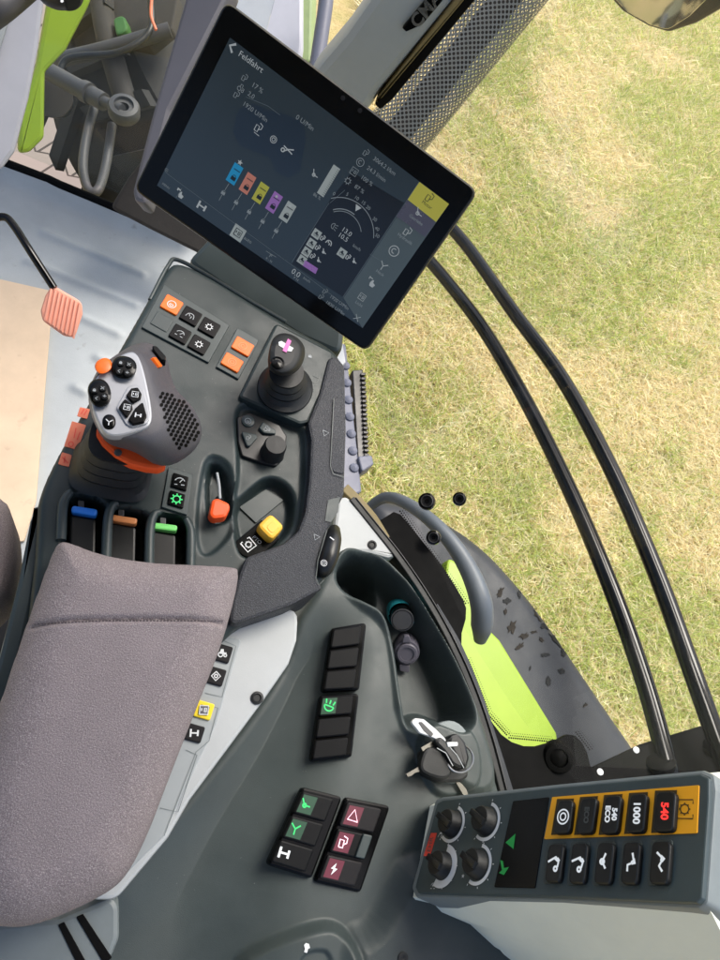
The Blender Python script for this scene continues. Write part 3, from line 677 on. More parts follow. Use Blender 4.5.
# ------------------------------------------------------------------ mudguard and parts beside it
FEN = Plane(D(540, 650, 1.15), (.05, -.02, 1))
t = thing('mudguard', 'dark grey wet rear mudguard with a lime inner flank outside the side window', 'mudguard', FEN.p(540, 650))
fo = [(362, 500), (380, 494), (410, 500), (440, 511), (486, 541), (525, 583), (558, 626), (592, 676), (622, 720), (645, 752), (700, 860), (430, 860), (400, 600)]
hz = FEN.p(520, 640).z
shell = hfield('fender_shell', hz, fo, 'fender_grey', t, cell=.006, edge=.035, skirt=.22, sm=2)
bfen = bvh(shell)
puck('lime_flank', [(448, 556), (462, 566), (488, 628), (500, 640), (557, 733), (560, 760), (520, 790), (430, 700)], FEN, -.02, .012, 'lime', t, b=.004, r=.01)
for x, y, s0 in ((500, 592, 12), (507, 601, 9), (519, 594, 8), (538, 612, 15), (533, 600, 8), (548, 626, 12), (556, 640, 17), (545, 655, 8), (563, 652, 9), (512, 627, 12), (524, 636, 9), (561, 671, 7), (595, 690, 8), (548, 681, 9), (574, 660, 6), (519, 647, 10), (534, 632, 7), (541, 640, 6), (505, 612, 6), (585, 705, 5), (530, 668, 5), (552, 604, 5)):
    a = random.uniform(0, 6.28); m_ = 18; el = random.uniform(.35, .75); s = s0*.62
    rr = [random.uniform(.45, 1.15) for _ in range(m_)]; q = []
    for k, r_ in enumerate(rr):
        t_ = 2*math.pi*k/m_; u_, v_ = s*r_*math.cos(t_), s*el*r_*math.sin(t_)
        h_, n_ = shoot(bfen, x+u_*math.cos(a)-v_*math.sin(a), y+u_*math.sin(a)+v_*math.cos(a))
        if h_ is not None: q.append(h_+Z*.0008)
    if len(q) < 6: continue
    vs = q + [p+Z*.0006 for p in q]; n8 = len(q)
    o = obj('wet_leaf', vs, [tuple(range(n8))[::-1], tuple(range(n8, 2*n8))] + [(i, (i+1) % n8, n8+(i+1) % n8, n8+i) for i in range(n8)], random.choice(['leaf', 'leaf_dark', 'leaf_dark']), smooth=False)
    tag(o, 'small dark wet leaf scrap stuck on the grey mudguard', 'leaf', 'leaf scraps on the mudguard')
# curved grey grab handle
o = tube('grab_handle', [D(368, 508, 1.08), D(384, 498, 1.06), D(402, 501, 1.03), D(428, 518, 1.0), (D(452, 543, .98)), D(470, 572, .97), D(481, 602, .96), D(482, 625, .97), D(480, 640, .985)], [.007, .0085, .009, .010, .0115, .0135, .0155, .0155, .009], 'handle_grey', seg=20)
tag(o, 'thick curved blue grey grab handle outside the window', 'handle')

# step ladder at the right of the armrest
pl = HZ(-.7)
t = thing('entry_ladder', 'blue grey riveted ladder side with a black serrated tread beside the armrest', 'ladder', pl.p(355, 420))
puck('side_plate', [(322, 336), (346, 344), (352, 400), (362, 492), (340, 500), (330, 420)], pl, -.03, 0, 'step_blue', t, b=.004, r=.01)
for y in range(366, 480, 17):
    lathe('rivet', pl.p(344+(y-350)*.085, y), pl.n, [(.011, 0), (.010, .004), (.005, .007), (0, .008)], 'step_blue', t, 14)
pk = puck('tread', [(352, 370), (363, 369), (367, 462), (358, 466)], pl, -.06, -.02, 'black_plastic', t, b=.003, r=.004)
vs, fs = merge([puck_geo([pl.uv(x, y, -.01) for x, y in [(361.5+k*.19, 372+k*4.5), (366+k*.19, 372+k*4.5), (366+k*.19, 374.4+k*4.5), (361.5+k*.19, 374.4+k*4.5)]], pl, -.04, -.012, .001) for k in range(20)])
obj('tooth_row', vs, fs, 'black_plastic', t)
puck('end_bracket', [(358, 456), (372, 455), (374, 464), (362, 472)], pl, -.03, .01, 'step_blue', t, b=.003, r=.004)
puck('white_tab', [(332, 342), (342, 338), (346, 362), (336, 372)], pl, .0, .02, 'pale_grey', t, b=.003, r=.004)

# mirror at the upper right
t = thing('mirror', 'rounded outside mirror in a dark housing at the upper right edge', 'mirror', D(670, 0, 1.25))
r0 = ray(668, 0); pl = Plane(D(668, 0, 1.25), (-r0.x, -r0.y, .12))
puck('mirror_housing', [(602, -40), (604, -8), (622, 12), (648, 27), (668, 33), (696, 24), (724, 8), (740, -40)], pl, -.06, 0, 'black_plastic', t, b=.008, r=.02)
puck('mirror_face', [(606, -40), (612, -4), (628, 13), (650, 25), (668, 30), (690, 16), (712, -6), (726, -40)], pl, -.001, .003, 'mirror_glass', t, b=.001, r=.02)
# ================================================================== monitor
ex = cv(.824, -.548, .143); eyv = cv(.561, .725, -.399)
MP = Plane(D(305, 175, .68), ex.cross(eyv), ex)
mon = thing('touch_screen', 'large tilted flat touch screen with a thick black frame', 'monitor', MP.p(305, 175))
puck('screen_casing', [(225, -1), (479, 192), (366, 353), (132, 190)], MP, -.026, -.0015, 'black_plastic', mon, b=.004, r=.010)
puck('glass_front', [(226.5, 2), (476, 191.5), (365.5, 350), (135, 189.5)], MP, -.002, 0, 'gloss_black', mon, b=.0008, r=.008)
scr = fill('display', [[(230, 37.5), (449, 204), (362.5, 328), (157, 185.5)]], MP, 'screen', mon, h=.0003)
for x, y in ((343, 98), (360, 110.5)):
    lathe('sensor', MP.p(x, y, 0), MP.n, [(.0022, 0), (.0022, .0004), (0, .0005)], 'rocker_grey', mon, 14)
h1, h2, h3 = .0006, .0009, .0012
fill('side_column', [[(420, 182), (449, 204), (362.5, 328), (343.5, 298)]], MP, 'screen_column', scr, h=h1)
fill('active_tile', [[(419.5, 182), (449, 204), (436, 222), (407.5, 199.5)]], MP, 'scr_olive', scr, h=h2)
fill('lilac_tile', [[(407, 200), (435.5, 222.5), (425, 237), (396, 216)]], MP, 'screen_lilac', scr, h=h2)
fill('status_bar', [[(165, 172), (347, 307), (338, 312), (157, 185.5)]], MP, 'screen_black', scr, h=h1) if False else None
fill('info_field', [[(330, 200), (352, 172), (404, 203), (343, 297), (292, 264)]], MP, 'screen_black', scr, h=h1)
bl = fill('watermark_blob', [[(236, 118), (240, 108), (254, 104), (268, 110), (284, 114), (303, 122), (306, 140), (302, 158), (300, 172), (288, 178), (276, 172), (270, 158), (256, 152), (240, 146), (233, 132)]], MP, 'screen_blob', scr, h=h1)  # dark blue watermark graphic of the display itself
lines('rules', [[(165, 172), (230, 220), (300, 271), (345, 305)], [(419, 182), (343, 297)], [(329, 203), (292, 262)], [(345, 190), (330, 203)], [(182, 188), (176, 198)], [(246, 97), (268, 106), (280, 115)], [(370, 254), (394, 270)]], MP, .0005, 'scr_line', scr, h=h2)
D0 = MP.ex
def st(s, x, y, size, m='scr_grey', al='CENTER', b=.0): text('screen_text', s, x, y, MP, size*.84, m, scr, h=h3, align=al, bold=b)
def si(k, x, y, half, m='scr_grey', w=.16): icon('screen_symbol', k, x, y, MP, half*.86, m, scr, h=h3, w=w)
si('chevron', 232, 47, .0052, 'scr_white', .45)
st('Feldfahrt', 239, 53, .0086, 'scr_white', 'LEFT')
si('pump', 245, 78, .0042); st('17 %', 252, 84, .0072, 'scr_grey', 'LEFT')
si('tractor', 241, 88, .004); st('2,0', 248, 93, .0068, 'scr_grey', 'LEFT')
si('pump', 237, 95, .0042); st('1920 U/Min', 243, 103, .0068, 'scr_grey', 'LEFT')
st('0 U/Min', 305, 123, .0072)
si('pump', 259, 128, .0056, 'scr_white'); si('ring_dot', 273.5, 139.5, .0036, 'scr_white', .2); ICON['ring1'] = ([RING], []); si('sprayer', 288, 150, .0062, 'scr_white', .2)
lines('underline', [[(254, 132), (259, 136)]], MP, .0006, 'scr_white', scr, h=h3)
for i, (x, y, m) in enumerate(((234.5, 174, 'scr_blue'), (247.5, 183.5, 'scr_salmon'), (260.5, 193, 'scr_yellow'), (274, 202.5, 'scr_purple'), (287.5, 212, 'scr_pale'))):
    ux, uy = MP.ex, MP.ey; c = MP.p(x, y, h2)
    q = [c+ux*a*.0049+uy*b*.0095 for a, b in ((-1, -1), (1, -1), (1, 1), (-1, 1))]
    tile = obj('valve_tile', q, [(0, 1, 2, 3)], m, scr, smooth=False)
    icon('tile_mark', 'lock', x-.8, y+3.5, MP, .0036, 'scr_ink', scr, h=h3); icon('tile_mark', 'star', x+2.6, y-6, MP, .002, 'scr_white', scr, h=h3) if i > 2 else None
    lines('tile_bar', [[(x-.5, y-5.5), (x+5.5, y-1.5)]], MP, .0008, 'scr_ink', scr, h=h3)
    lines('valve_line', [[(x-5.5, y+9.5), (x-9.5, y+16)], [(x-12.5, y+21), (x-15.5, y+26.5)]], MP, .0005, 'scr_grey', scr, h=h3)
    icon('valve_lock', 'lock', x-11, y+18.4, MP, .0029, 'scr_grey', scr, h=h3)
si('star', 240, 162.5, .0034, 'scr_white')
si('hand', 180.5, 193.5, .0052, 'scr_white', .3); si('chassis', 202, 206.5, .0056, 'scr_white')
si('lamp', 166.5, 170, .0022); st('MENU', 166, 186, .0036)
c = MP.p(238, 233, h2); obj('home_tile', [c+MP.ex*a*.0065+MP.ey*b*.0068 for a, b in ((-1, -1), (1, -1), (1, 1), (-1, 1))], [(0, 1, 2, 3)], 'scr_pale', scr, smooth=False)
si('square', 238, 233, .0046, 'scr_ink', .25); st('auto', 248, 240, .0058)
st('P', 270.5, 256, .0062); st('R - N', 269, 260, .0038); lines('bar', [[(266, 251), (276, 257)]], MP, .0004, 'scr_grey', scr, h=h3)
st('0.0', 292, 270.5, .0094, 'scr_white', 'LEFT'); st('km/h', 303.5, 277.5, .0048, 'scr_grey', 'LEFT'); st('P N', 296, 279, .0044)
si('joint', 315, 174.5, .0052, 'scr_white', .18); st('86 %', 317, 196.5, .0052)
ux, uy = MP.ex, MP.ey; c = MP.p(328.5, 181, h2); obj('level_bar', [c+ux*a*.0038+uy*b*.0152 for a, b in ((-1, -1), (1, -1), (1, 1), (-1, 1))], [(0, 1, 2, 3)], 'scr_pale', scr, smooth=False)
vs, fs = merge([ribbon_geo([c+ux*.0014+uy*k*.0019+MP.n*.0003, c+ux*.0038+uy*k*.0019+MP.n*.0003], .0004, MP.n) for k in range(-7, 8)]); obj('level_ticks', vs, fs, 'scr_ink', scr, smooth=False)
for k, (s, kk) in enumerate((('3064.2 l/km', 'pump'), ('24.3 l/min', 'ring_c'), ('100 %', 'square'), ('87 %', 'gear'))):
    x, y = 366.5-6.2*k, 153+9.3*k
    si(kk, x, y, .0042); st(s, x+7, y+5, .0064, 'scr_grey', 'LEFT')
# speed dial
c0 = MP.uv(340, 234); 
def darc(r, a0, a1, n=24): return [MP.w(c0[0]+r*math.cos(rad(a)), c0[1]+r*math.sin(rad(a)), h3) for a in np.linspace(a0, a1, n)]
vs, fs = merge([ribbon_geo(darc(.034, 28, 138), .0007, MP.n), ribbon_geo(darc(.0215, 40, 140), .0006, MP.n), ribbon_geo(darc(.0235, 85, 140), .0009, MP.n)]); obj('dial_arcs', vs, fs, 'scr_grey', scr, smooth=False)
for a, s in ((132, '0'), (112, '5'), (97, '10'), (85, '15'), (75, '20'), (56, '30'), (42, '40'), (32, '50')):
    r = .0375; q = MP.w(c0[0]+r*math.cos(rad(a)), c0[1]+r*math.sin(rad(a)), h3)
    cu_ = bpy.data.curves.new('t', 'FONT'); cu_.body = s; cu_.size = .0046; cu_.align_x = 'CENTER'; cu_.align_y = 'CENTER'; to = bpy.data.objects.new('t', cu_); me = bpy.data.meshes.new_from_object(to)
    obj('dial_number', [q+MP.ex*v.co.x+MP.ey*v.co.y for v in me.vertices], [tuple(p.vertices) for p in me.polygons], 'scr_grey', scr, smooth=False); bpy.data.objects.remove(to); bpy.data.curves.remove(cu_); bpy.data.meshes.remove(me)
icon('dial_needle', 'tri_fill', 357.5, 208, MP, .0036, 'scr_white', scr, ex=-MP.ex, h=h3)
si('lamp', 334, 226.5, .004); st('13.0', 342, 228.5, .0078, 'scr_white', 'LEFT'); st('10.5', 338.5, 234, .0078, 'scr_white', 'LEFT'); st('km/h', 353, 245, .0054, 'scr_grey', 'LEFT')
def minirow(x, y, kinds):
    c = MP.p(x, y, h2); obj('row_tile', [c+MP.ex*a*.0042+MP.ey*b*.0042 for a, b in ((-1, -1), (1, -1), (1, 1), (-1, 1))], [(0, 1, 2, 3)], 'scr_pale', scr, smooth=False)
    si('tractor_fill', x, y, .003, 'scr_ink')
    for k, q in enumerate(kinds): si(q, x+6.5+k*6.2, y+4.2+k*4.3, .0036, 'scr_white', .3)
minirow(316.5, 234, ('pump', 'cruise')); minirow(311.5, 243.5, ('pump', 'joint')); minirow(306.5, 252, ('pump', 'joint')); minirow(342, 253, ('pump', 'joint')); minirow(302, 260, ())
fill('lilac_chip', [[(305, 260), (318, 268.5), (315.5, 274), (302.5, 265.5)]], MP, 'scr_purple', scr, h=h2)
st('1920 U/Min', 330, 296, .0058, 'scr_grey', 'LEFT'); st('1830 U/Min', 326, 301.5, .0058, 'scr_grey', 'LEFT'); si('pump', 325.5, 291.5, .0038); si('pump', 321.5, 297, .0038)
for k, (x, y, s) in enumerate(((430, 198, 'pump'), (419, 213, 'joint'), (408, 232, 'pump'), (394, 251, 'ring_c'), (383, 266, 'tilted_y'), (372, 282, 'hand'), (362, 297, 'square'), (357, 318, 'x'))):
    si(s, x, y, .0058 if k < 6 else .0042, 'scr_ink' if k == 0 else 'scr_white', .15)
    if k in (0, 1, 2, 4, 6): st(('Motor', 'Getriebe', 'Hydraulik', '', 'Heck', '', 'Licht')[k], x-3, y+7, .0052, 'scr_ink' if k == 0 else 'scr_grey')

# ================================================================== armrest console
AP = HZ(0)
arm = thing('armrest_console', 'dark grey armrest console carrying the drive lever and orange buttons', 'armrest', (0.02, .25, -.12))
out = [(165, 268), (178, 259), (212, 276), (245, 297), (300, 330), (335, 348), (345, 366), (346, 420), (344, 492), (334, 520), (333, 560), (322, 588), (290, 606), (226, 628), (190, 700), (20, 700), (28, 610), (34, 560), (36, 520), (38, 494), (60, 448), (100, 382), (140, 312)]
slots = [[(66, 505), (74, 494), (100, 500), (107, 512), (106, 572), (64, 566)], [(112, 515), (120, 508), (144, 513), (150, 522), (148, 580), (110, 575)], [(154, 522), (162, 514), (184, 519), (190, 530), (188, 588), (152, 584)]]
hfield('console_shell', 0, out, 'console_plastic', arm, cell=.0018, edge=.007, skirt=.11, sm=2, feats=[
   ([(206, 455), (222, 458), (232, 470), (235, 510), (232, 535), (205, 560), (196, 540), (199, 490)], -.004, .004),
   ([(210, 462), (219, 463), (228, 476), (231, 505), (228, 520), (211, 520), (208, 490)], -.016, .006),
   ([(234, 410), (250, 402), (300, 424), (306, 440), (302, 530), (282, 548), (246, 560), (236, 545), (234, 500), (240, 470)], -.007, .005),
   ([(236, 503), (252, 488), (270, 474), (288, 482), (296, 498), (292, 528), (270, 545), (246, 552), (240, 530)], -.016, .007)]
   + [(s, -.035, .006) for s in slots],
   lines=[([(190, 410), (200, 440), (212, 425)], .0, .01)])
puck('side_rail', [(44, 540), (34, 600), (6, 730), (-20, 820), (-44, 820), (-10, 690), (18, 580), (30, 520), (38, 500)], AP, -.1, -.012, 'panel_grey', arm, b=.004, r=.01)
# bright lip along the front edge and bracket up to the screen
tube('front_lip', [AP.p(x, y, -.003) for x, y in ((150, 300), (168, 266), (178, 260), (212, 278), (245, 298), (286, 322))], .0022, 'panel_grey', arm, seg=10)
pl = Plane(D(245, 280, .80), (-.1, -.35, .9))
o = puck('screen_mount', [(186, 262), (214, 232), (250, 250), (345, 320), (342, 356), (300, 338), (245, 303)], pl, -.05, 0, 'panel_grey', b=.006, r=.01); tag(o, 'dark grey sloping mount between the screen and the armrest front', 'mount')
# black textured rim
rim = [(329, 357), (337, 356), (345, 366), (346.5, 430), (344.5, 494), (336, 510), (331, 524), (327, 530), (318, 560), (316, 578), (324, 588), (290, 606), (228, 627), (232, 600), (240, 572), (246, 557), (284, 543), (298, 531), (305, 512), (309, 480), (311, 440), (308, 423), (320, 392)]
puck('rim_trim', rim, AP, -.06, .010, 'trim_black', arm, b=.003, r=.008)
puck('rim_inset', [(333, 400), (337, 397), (345, 398), (345.5, 440), (344.5, 474), (334, 472), (331, 467)], AP, .008, .0112, 'trim_black', arm, b=.0006, r=.003)
lines('rim_line', [[(334, 398), (330.5, 466), (333.5, 474), (344, 477)]], AP, .0008, 'panel_grey', arm, h=.0116); lines('rim_line', [[(327, 530), (318, 560), (316, 578), (319, 585), (324, 580)]], AP, .0008, 'panel_grey', arm, h=.0116)
for x, y in ((326, 433), (317, 537)):
    lines('rim_mark', [[(x-3, y-3), (x+3, y), (x-2, y+3), (x-3, y-3)]], AP, .0006, 'grey_print', arm, h=.0106)
fill('rim_tab', [[(328, 500), (340, 497), (338, 512), (331, 522), (325, 521)]], AP, 'side_plastic', arm, h=.0108)
# thumb wheel on the rim
w0 = AP.p(328, 553, .002)
t = thing('thumb_wheel', 'black thumb wheel set in the outer edge of the armrest rim', 'thumb wheel', w0)
axw = (AP.p(331, 575)-AP.p(334, 535)).normalized()
vs, fs = tube_geo([AP.p(334, 530, -.004), AP.p(333, 540, .007), AP.p(329, 556, .010), AP.p(324, 568, .006), AP.p(321, 572, -.006)], [.006, .008, .0088, .008, .006], flat=1.0, seg=18); obj('wheel', vs, fs, 'black_plastic', t)
pw = HZ(.019); icon('wheel_mark', 'ring_dot', 324, 563, pw, .0028, 'white_print', t, h=-.001); lines('wheel_mark', [[(330, 537), (334, 540)]], pw, .001, 'white_print', t, h=-.002)

def button_panel(px, pl, lab, h=.0025, m='panel_grey'):
    p = puck('button_panel', px, pl, -.002, h, m, None, b=.0006, r=.001); tag(p, lab, 'button panel'); return p
def key(parent, pts, pl, m, kind, cx, cy, mk, half, h0=.002, h1=.0048, exd=None, w=.18):
    b = puck('button', pts, pl, h0, h1, m, parent, b=.0008, r=.0015)
    if kind: icon('button_symbol', kind, cx, cy, pl, half, mk, b, h=h1+.0003, ex=exd, w=w)
    return b
def sq(cx, cy, u, v): return [(cx-u[0]-v[0], cy-u[1]-v[1]), (cx+u[0]-v[0], cy+u[1]-v[1]), (cx+u[0]+v[0], cy+u[1]+v[1]), (cx-u[0]+v[0], cy-u[1]+v[1])]
EXB = AP.dirpx(190, 320, .87, .5)
bp = button_panel([(164, 284.5), (229.5, 325), (208.5, 362.5), (141.5, 327)], AP, 'six button panel with one orange button at the armrest front')
U, W = (8.2, 4.6), (-3.8, 6.2)
for (cx, cy, m, k, mk) in ((171.8, 304.3, 'orange', 'ring_bar', 'white_print'), (190.7, 315.6, 'gloss_black', 'cruise', 'grey_print'), (209.2, 326.8, 'gloss_black', 'gear', 'white_print'), (161.8, 321.5, 'panel_grey', None, None), (180.2, 333.6, 'gloss_black', 'gauge', 'grey_print'), (199, 344.2, 'gloss_black', 'gear', 'white_print')):
    key(bp, sq(cx, cy, U, W), AP, m, k, cx, cy, mk, .0042, exd=EXB, h1=.0048 if k else .0033)
bp = button_panel([(237.5, 327.5), (259, 340), (238.5, 379), (216, 366.5)], AP, 'two orange buttons on a small panel beside the short joystick')
for cx, cy, k in ((242.8, 346, 'ring_c'), (232.2, 362, 'ring_dot')):
    key(bp, sq(cx, cy, (8.6, 5), (-3.2, 5.6)), AP, 'orange', k, cx, cy, 'tan', .004, exd=EXB)
bp = button_panel([(168.5, 467), (192.5, 474.5), (187, 515), (161.5, 507)], AP, 'two black buttons, one lit green, beside the drive lever')
key(bp, sq(179.8, 481.5, (7.8, 2.4), (-1.2, 7)), AP, 'gloss_black', 'gauge', 179.8, 481.5, 'grey_print', .0044)
key(bp, sq(176.6, 499, (7.8, 2.4), (-1.2, 7)), AP, 'gloss_black', 'gear', 176.6, 499, 'lit_green', .0052, w=.22)
# red stickers by the left edge
for px, mk in (([(80, 407), (90, 409), (87, 419), (77, 416)], [[(81, 414), (84, 409)], [(84, 415), (87, 410)]]), ([(72, 421), (86, 425), (78, 450), (64, 446)], [[(76, 428), (74, 438)], [(80, 432), (77, 440)], arc(71, 444, 2.4, 0, 360, 12)]), ([(62, 452), (72, 455), (69, 467), (58, 464)], [[(62, 457), (68, 463)], [(65, 456), (64, 463)]])):
    s = puck('sticker', px, AP, .0, .0006, 'salmon', arm, b=.0002, r=.001); lines('sticker_mark', mk, AP, .0009, 'red_print', s, h=.0009)

# three finger paddles
for (px, m, lab) in (([(72, 505), (98, 509), (95, 519), (70, 515)], 'blue', 'finger lever with a blue tip, leftmost of the three in the armrest'), ([(112, 514), (138, 518), (135, 527), (110, 523)], 'tan', 'finger lever with a tan tip, between the blue and green ones'), ([(154, 522), (178, 525), (176, 534), (152, 531)], 'green', 'finger lever with a green tip, nearest the outer armrest rim')):
    c = AP.p(px[0][0], px[0][1]); t = thing('finger_lever', lab, 'lever', AP.p(px[3][0]+10, px[3][1]+10, -.03), 'coloured finger levers in the armrest')
    dx = (px[1][0]-px[0][0]); x0, y0 = px[3]
    puck('tip', [px[0], px[1], lerp(px[1], px[2], .72), lerp(px[0], px[3], .72)], AP, -.006, .001, m, t, b=.0015, r=.002)
    puck('paddle', [(x0, y0-1), (x0+dx, y0+4), (x0+dx-1, y0+60), (x0-2, y0+56)], AP, -.03, -.004, 'black_plastic', t, b=.002, r=.002)
    puck('stem', [(px[0][0]+6, px[0][1]-5), (px[0][0]+12, px[0][1]-4), (px[0][0]+12, px[0][1]+3), (px[0][0]+6, px[0][1]+2)], AP, -.02, -.002, 'hyd_grey', t, b=.0005, r=.001)
# dividers between them
for a in ([(61, 540), (63, 505), (69, 494), (72, 492)], [(106, 560), (108, 520), (112, 506), (118, 503)], [(149, 570), (150, 530), (154, 515), (160, 512)], [(190, 580), (191, 540), (190, 528), (186, 519)]):
    vs, fs = tube_geo([AP.p(x, y, .001) for x, y in a], [.0042, .0042, .0036, .0028], seg=12); obj('divider', vs, fs, 'panel_grey', arm)

# orange slide lever
t = thing('slide_lever', 'orange red slide lever in a dark slot beside the green button', 'lever', AP.p(220, 508, -.01))
tube('lever_stem', [AP.p(219, 500, -.014), AP.p(220, 506, .004)], .004, 'black_plastic', t, sub=1)
puck('lever_knob', [(212, 499), (218, 497.5), (230, 503), (230, 509), (226, 517), (213, 519), (209, 514)], AP, .002, .014, 'orange_red', t, b=.003, r=.003)
tube('slot_rail', [AP.p(217, 473, -.006), AP.p(219, 485, -.006), AP.p(220, 500, -.006)], .0014, 'grey_print', t)

# keypad with knob
kp = puck('keypad', [(237, 417), (250, 412), (264, 418), (280, 425), (287, 436), (284, 458), (276, 466), (262, 463), (242, 456), (238, 442)], AP, -.009, -.003, 'black_plastic', None, b=.0012, r=.004); tag(kp, 'five sided keypad with three keys and a round knob on the armrest', 'keypad')
lathe('key', AP.p(248, 421.5, -.003), Z, [(.0066, 0), (.0062, .0015), (.0045, .0022), (0, .0022)], 'panel_grey', kp); 
k1 = puck('key', [(259, 428), (263, 421.5), (276, 430), (276, 434), (264, 433)], AP, -.003, .0005, 'panel_grey', kp, b=.001, r=.002)
k2 = puck('key', [(241, 431), (256, 434), (258, 437), (250, 446), (247, 446)], AP, -.003, .0005, 'panel_grey', kp, b=.001, r=.002)
icon('key_symbol', 'tractor', 267, 428.5, HZ(.0006), .0032, 'grey_print', k1); icon('key_symbol', 'pump', 249, 437.5, HZ(.0006), .0032, 'grey_print', k2); icon('key_symbol', 'ring_bar', 248, 421, HZ(.0006), .003, 'grey_print', kp)
lathe('knob', AP.p(272, 453, -.003), Z, [(.0118, 0), (.0112, .004), (.0108, .016), (.0096, .019), (.0, .0192)], 'rubber_black', kp, 36)

# yellow latch lever
t = thing('yellow_lever', 'yellow tipped black lever lying in the armrest pocket', 'lever', AP.p(262, 534, -.01))
LP = HZ(-.006)
puck('lever_arm', [(231, 545), (262, 519), (280, 538), (256, 560), (243, 556)], LP, -.012, .004, 'gloss_black', t, b=.001, r=.002)
puck('lever_tip', [(257, 525.5), (271, 512.5), (285, 526), (272, 540.5)], LP, .002, .017, 'yellow', t, b=.003, r=.003)
puck('tip_dish', [(266, 527), (273, 520.5), (280, 526), (272.5, 534)], LP, .0165, .0174, 'yellow', t, b=.0004, r=.003)
icon('lever_symbol', 'pto', 248.5, 544.5, LP, .0056, 'white_print', t, ex=LP.dirpx(248, 544, .8, -.6), h=.0046, w=.2); text('lever_text', 'PTO', 257, 540, LP, .005, 'grey_print', t, ex=LP.dirpx(250, 545, .75, .66), h=.0046)
puck('pocket_plate', [(239, 507), (266, 489), (284, 500), (256, 523)], HZ(-.022), -.002, .001, 'panel_grey', arm, b=.0004, r=.001)

# ------------------------------------------------------------------ drive lever
js = thing('drive_lever', 'grey multi function drive lever with silver face and orange collar', 'joystick', AP.p(112, 468, 0))
def ell(cx, cy, a, b, n=40, rot=0, p=2.6):
    o = []
    for k in range(n):
        t_ = 2*math.pi*k/n; c, s = math.cos(t_), math.sin(t_); x = a*math.copysign(abs(c)**(2/p), c); y = b*math.copysign(abs(s)**(2/p), s)
        o.append((cx+x*math.cos(rot)-y*math.sin(rot), cy+x*math.sin(rot)+y*math.cos(rot)))
    return o
def rings(spec, n=40): return [[HZ(z).p(x, y) for x, y in ell(cx, cy, a, b, n, rot, p)] for cx, cy, a, b, z, rot, p in spec]
sp = [(111, 471, 41, 28, .000, .2, 4), (111, 471, 41, 28, .005, .2, 4)]
for k in range(9):
    f = k/8; big = k % 2 == 0
    sp.append((111+9*f, 468-28*f, (38-7*f)-(0 if big else 2.6), (26-3*f)-(0 if big else 2.6), .008+.05*f, .2, 3.2))
loft('bellows', rings(sp), 'rubber_black', js, angle=30)
sil = [(96, 372), (103, 364), (116, 355), (132, 344.5), (147, 341.5), (157, 347), (167, 358), (171, 378), (177, 392), (187, 400), (198, 415), (203, 432), (198, 447), (184, 459.5), (168, 467), (152, 464), (141, 455), (127, 449), (108, 445), (97, 430), (89, 408), (88, 392)]
face = [(97, 375), (114, 358), (130, 350.5), (137, 353), (142, 363), (146, 378), (151, 402), (152.5, 418), (149, 427), (134, 432.5), (116, 437), (104, 434), (96, 419), (91, 403), (91, 386)]
cc = (122, 397); NR = 72
rs, rf = resample(sil, NR, cc), resample(face, NR, cc)
R_ = []
def tilt(px, z): return HZ(z).p(*px)
R_.append([tilt(lerp(q, (130, 415), .22), .050) for q in rs]); R_.append([tilt(lerp(q, (130, 412), .03), .060) for q in rs])
for k in range(9):
    f = k/8; z = .066+.044*math.sin(f*math.pi/2)**1.1
    R_.append([tilt(lerp(a, b, f**1.25), z) for a, b in zip(rs, rf)])
body = loft('grip_body', R_, 'grip_grey', js, angle=60)
FP = HZ(.110)
fo_ = puck('face_plate', face, FP, -.004, .0025, 'silver', js, b=.0016, sm=2)
col = puck('orange_collar', [(97, 424), (112, 436), (130, 444), (150, 455), (166, 460), (166, 466), (158, 469), (146, 467.5), (130, 463.5), (115, 456), (102, 444), (96, 434)], HZ(.056), -.004, .006, 'orange_red', js, b=.003, r=.004)
lathe('collar_screw', HZ(.062).p(118, 453), Z, [(.003, 0), (.003, .0012), (.0015, .0016), (0, .0016)], 'steel', js, 14)
# buttons on the face
FH = HZ(.1125)
def dome(name, cx, cy, a, b, rot, m, hgt=.005): 
    spc = [(cx, cy, a, b, .1115), (cx, cy, a, b, .1115+hgt*.6), (cx, cy, a*.9, b*.9, .1115+hgt*.9), (cx, cy, a*.6, b*.6, .1115+hgt), (cx, cy, a*.1, b*.1, .1115+hgt)]
    return loft(name, [[HZ(z).p(x, y) for x, y in ell(q[0], q[1], q[2], q[3], 32, rot, 2.2)] for q in spc for z in (q[4],)], m, js)
for cx, cy, a, b, rot in ((124, 367.5, 12.8, 11.5, .2), (99.5, 393, 11.5, 14.3, -.25)):
    o = dome('rocker_pad', cx, cy, a, b, rot, 'gloss_black', .006)
    for k in range(4):
        an = rot+math.pi/4+k*math.pi/2; dome_h = HZ(.1178)
        puck('pad_segment', ell(cx+6.0*math.cos(an), cy+6.0*math.sin(an), 3.6, 3.4, 14), dome_h, -.002, .001, 'rocker', o, b=.0006, r=0)
        icon('pad_symbol', ('arrow', 'chevron', 'lock', 'x')[k], cx+6.0*math.cos(an), cy+6.0*math.sin(an), dome_h, .0015, 'grey_print', o, h=.0014, w=.35)
dome('thumb_button', 103.5, 366, 8.8, 7.6, -.5, 'orange', .006)
o = dome('round_button', 109, 422, 6.8, 7.6, 0, 'gloss_black', .002); icon('button_symbol', 'tilted_y', 109, 422, HZ(.114), .003, 'white_print', o, w=.25)
puck('key_bezel', [(116, 407.5), (128, 386.5), (137, 384), (144, 389), (150, 418), (146, 424), (132, 427), (126, 424)], FH, -.001, .0016, 'silver', js, b=.0006, r=.004)
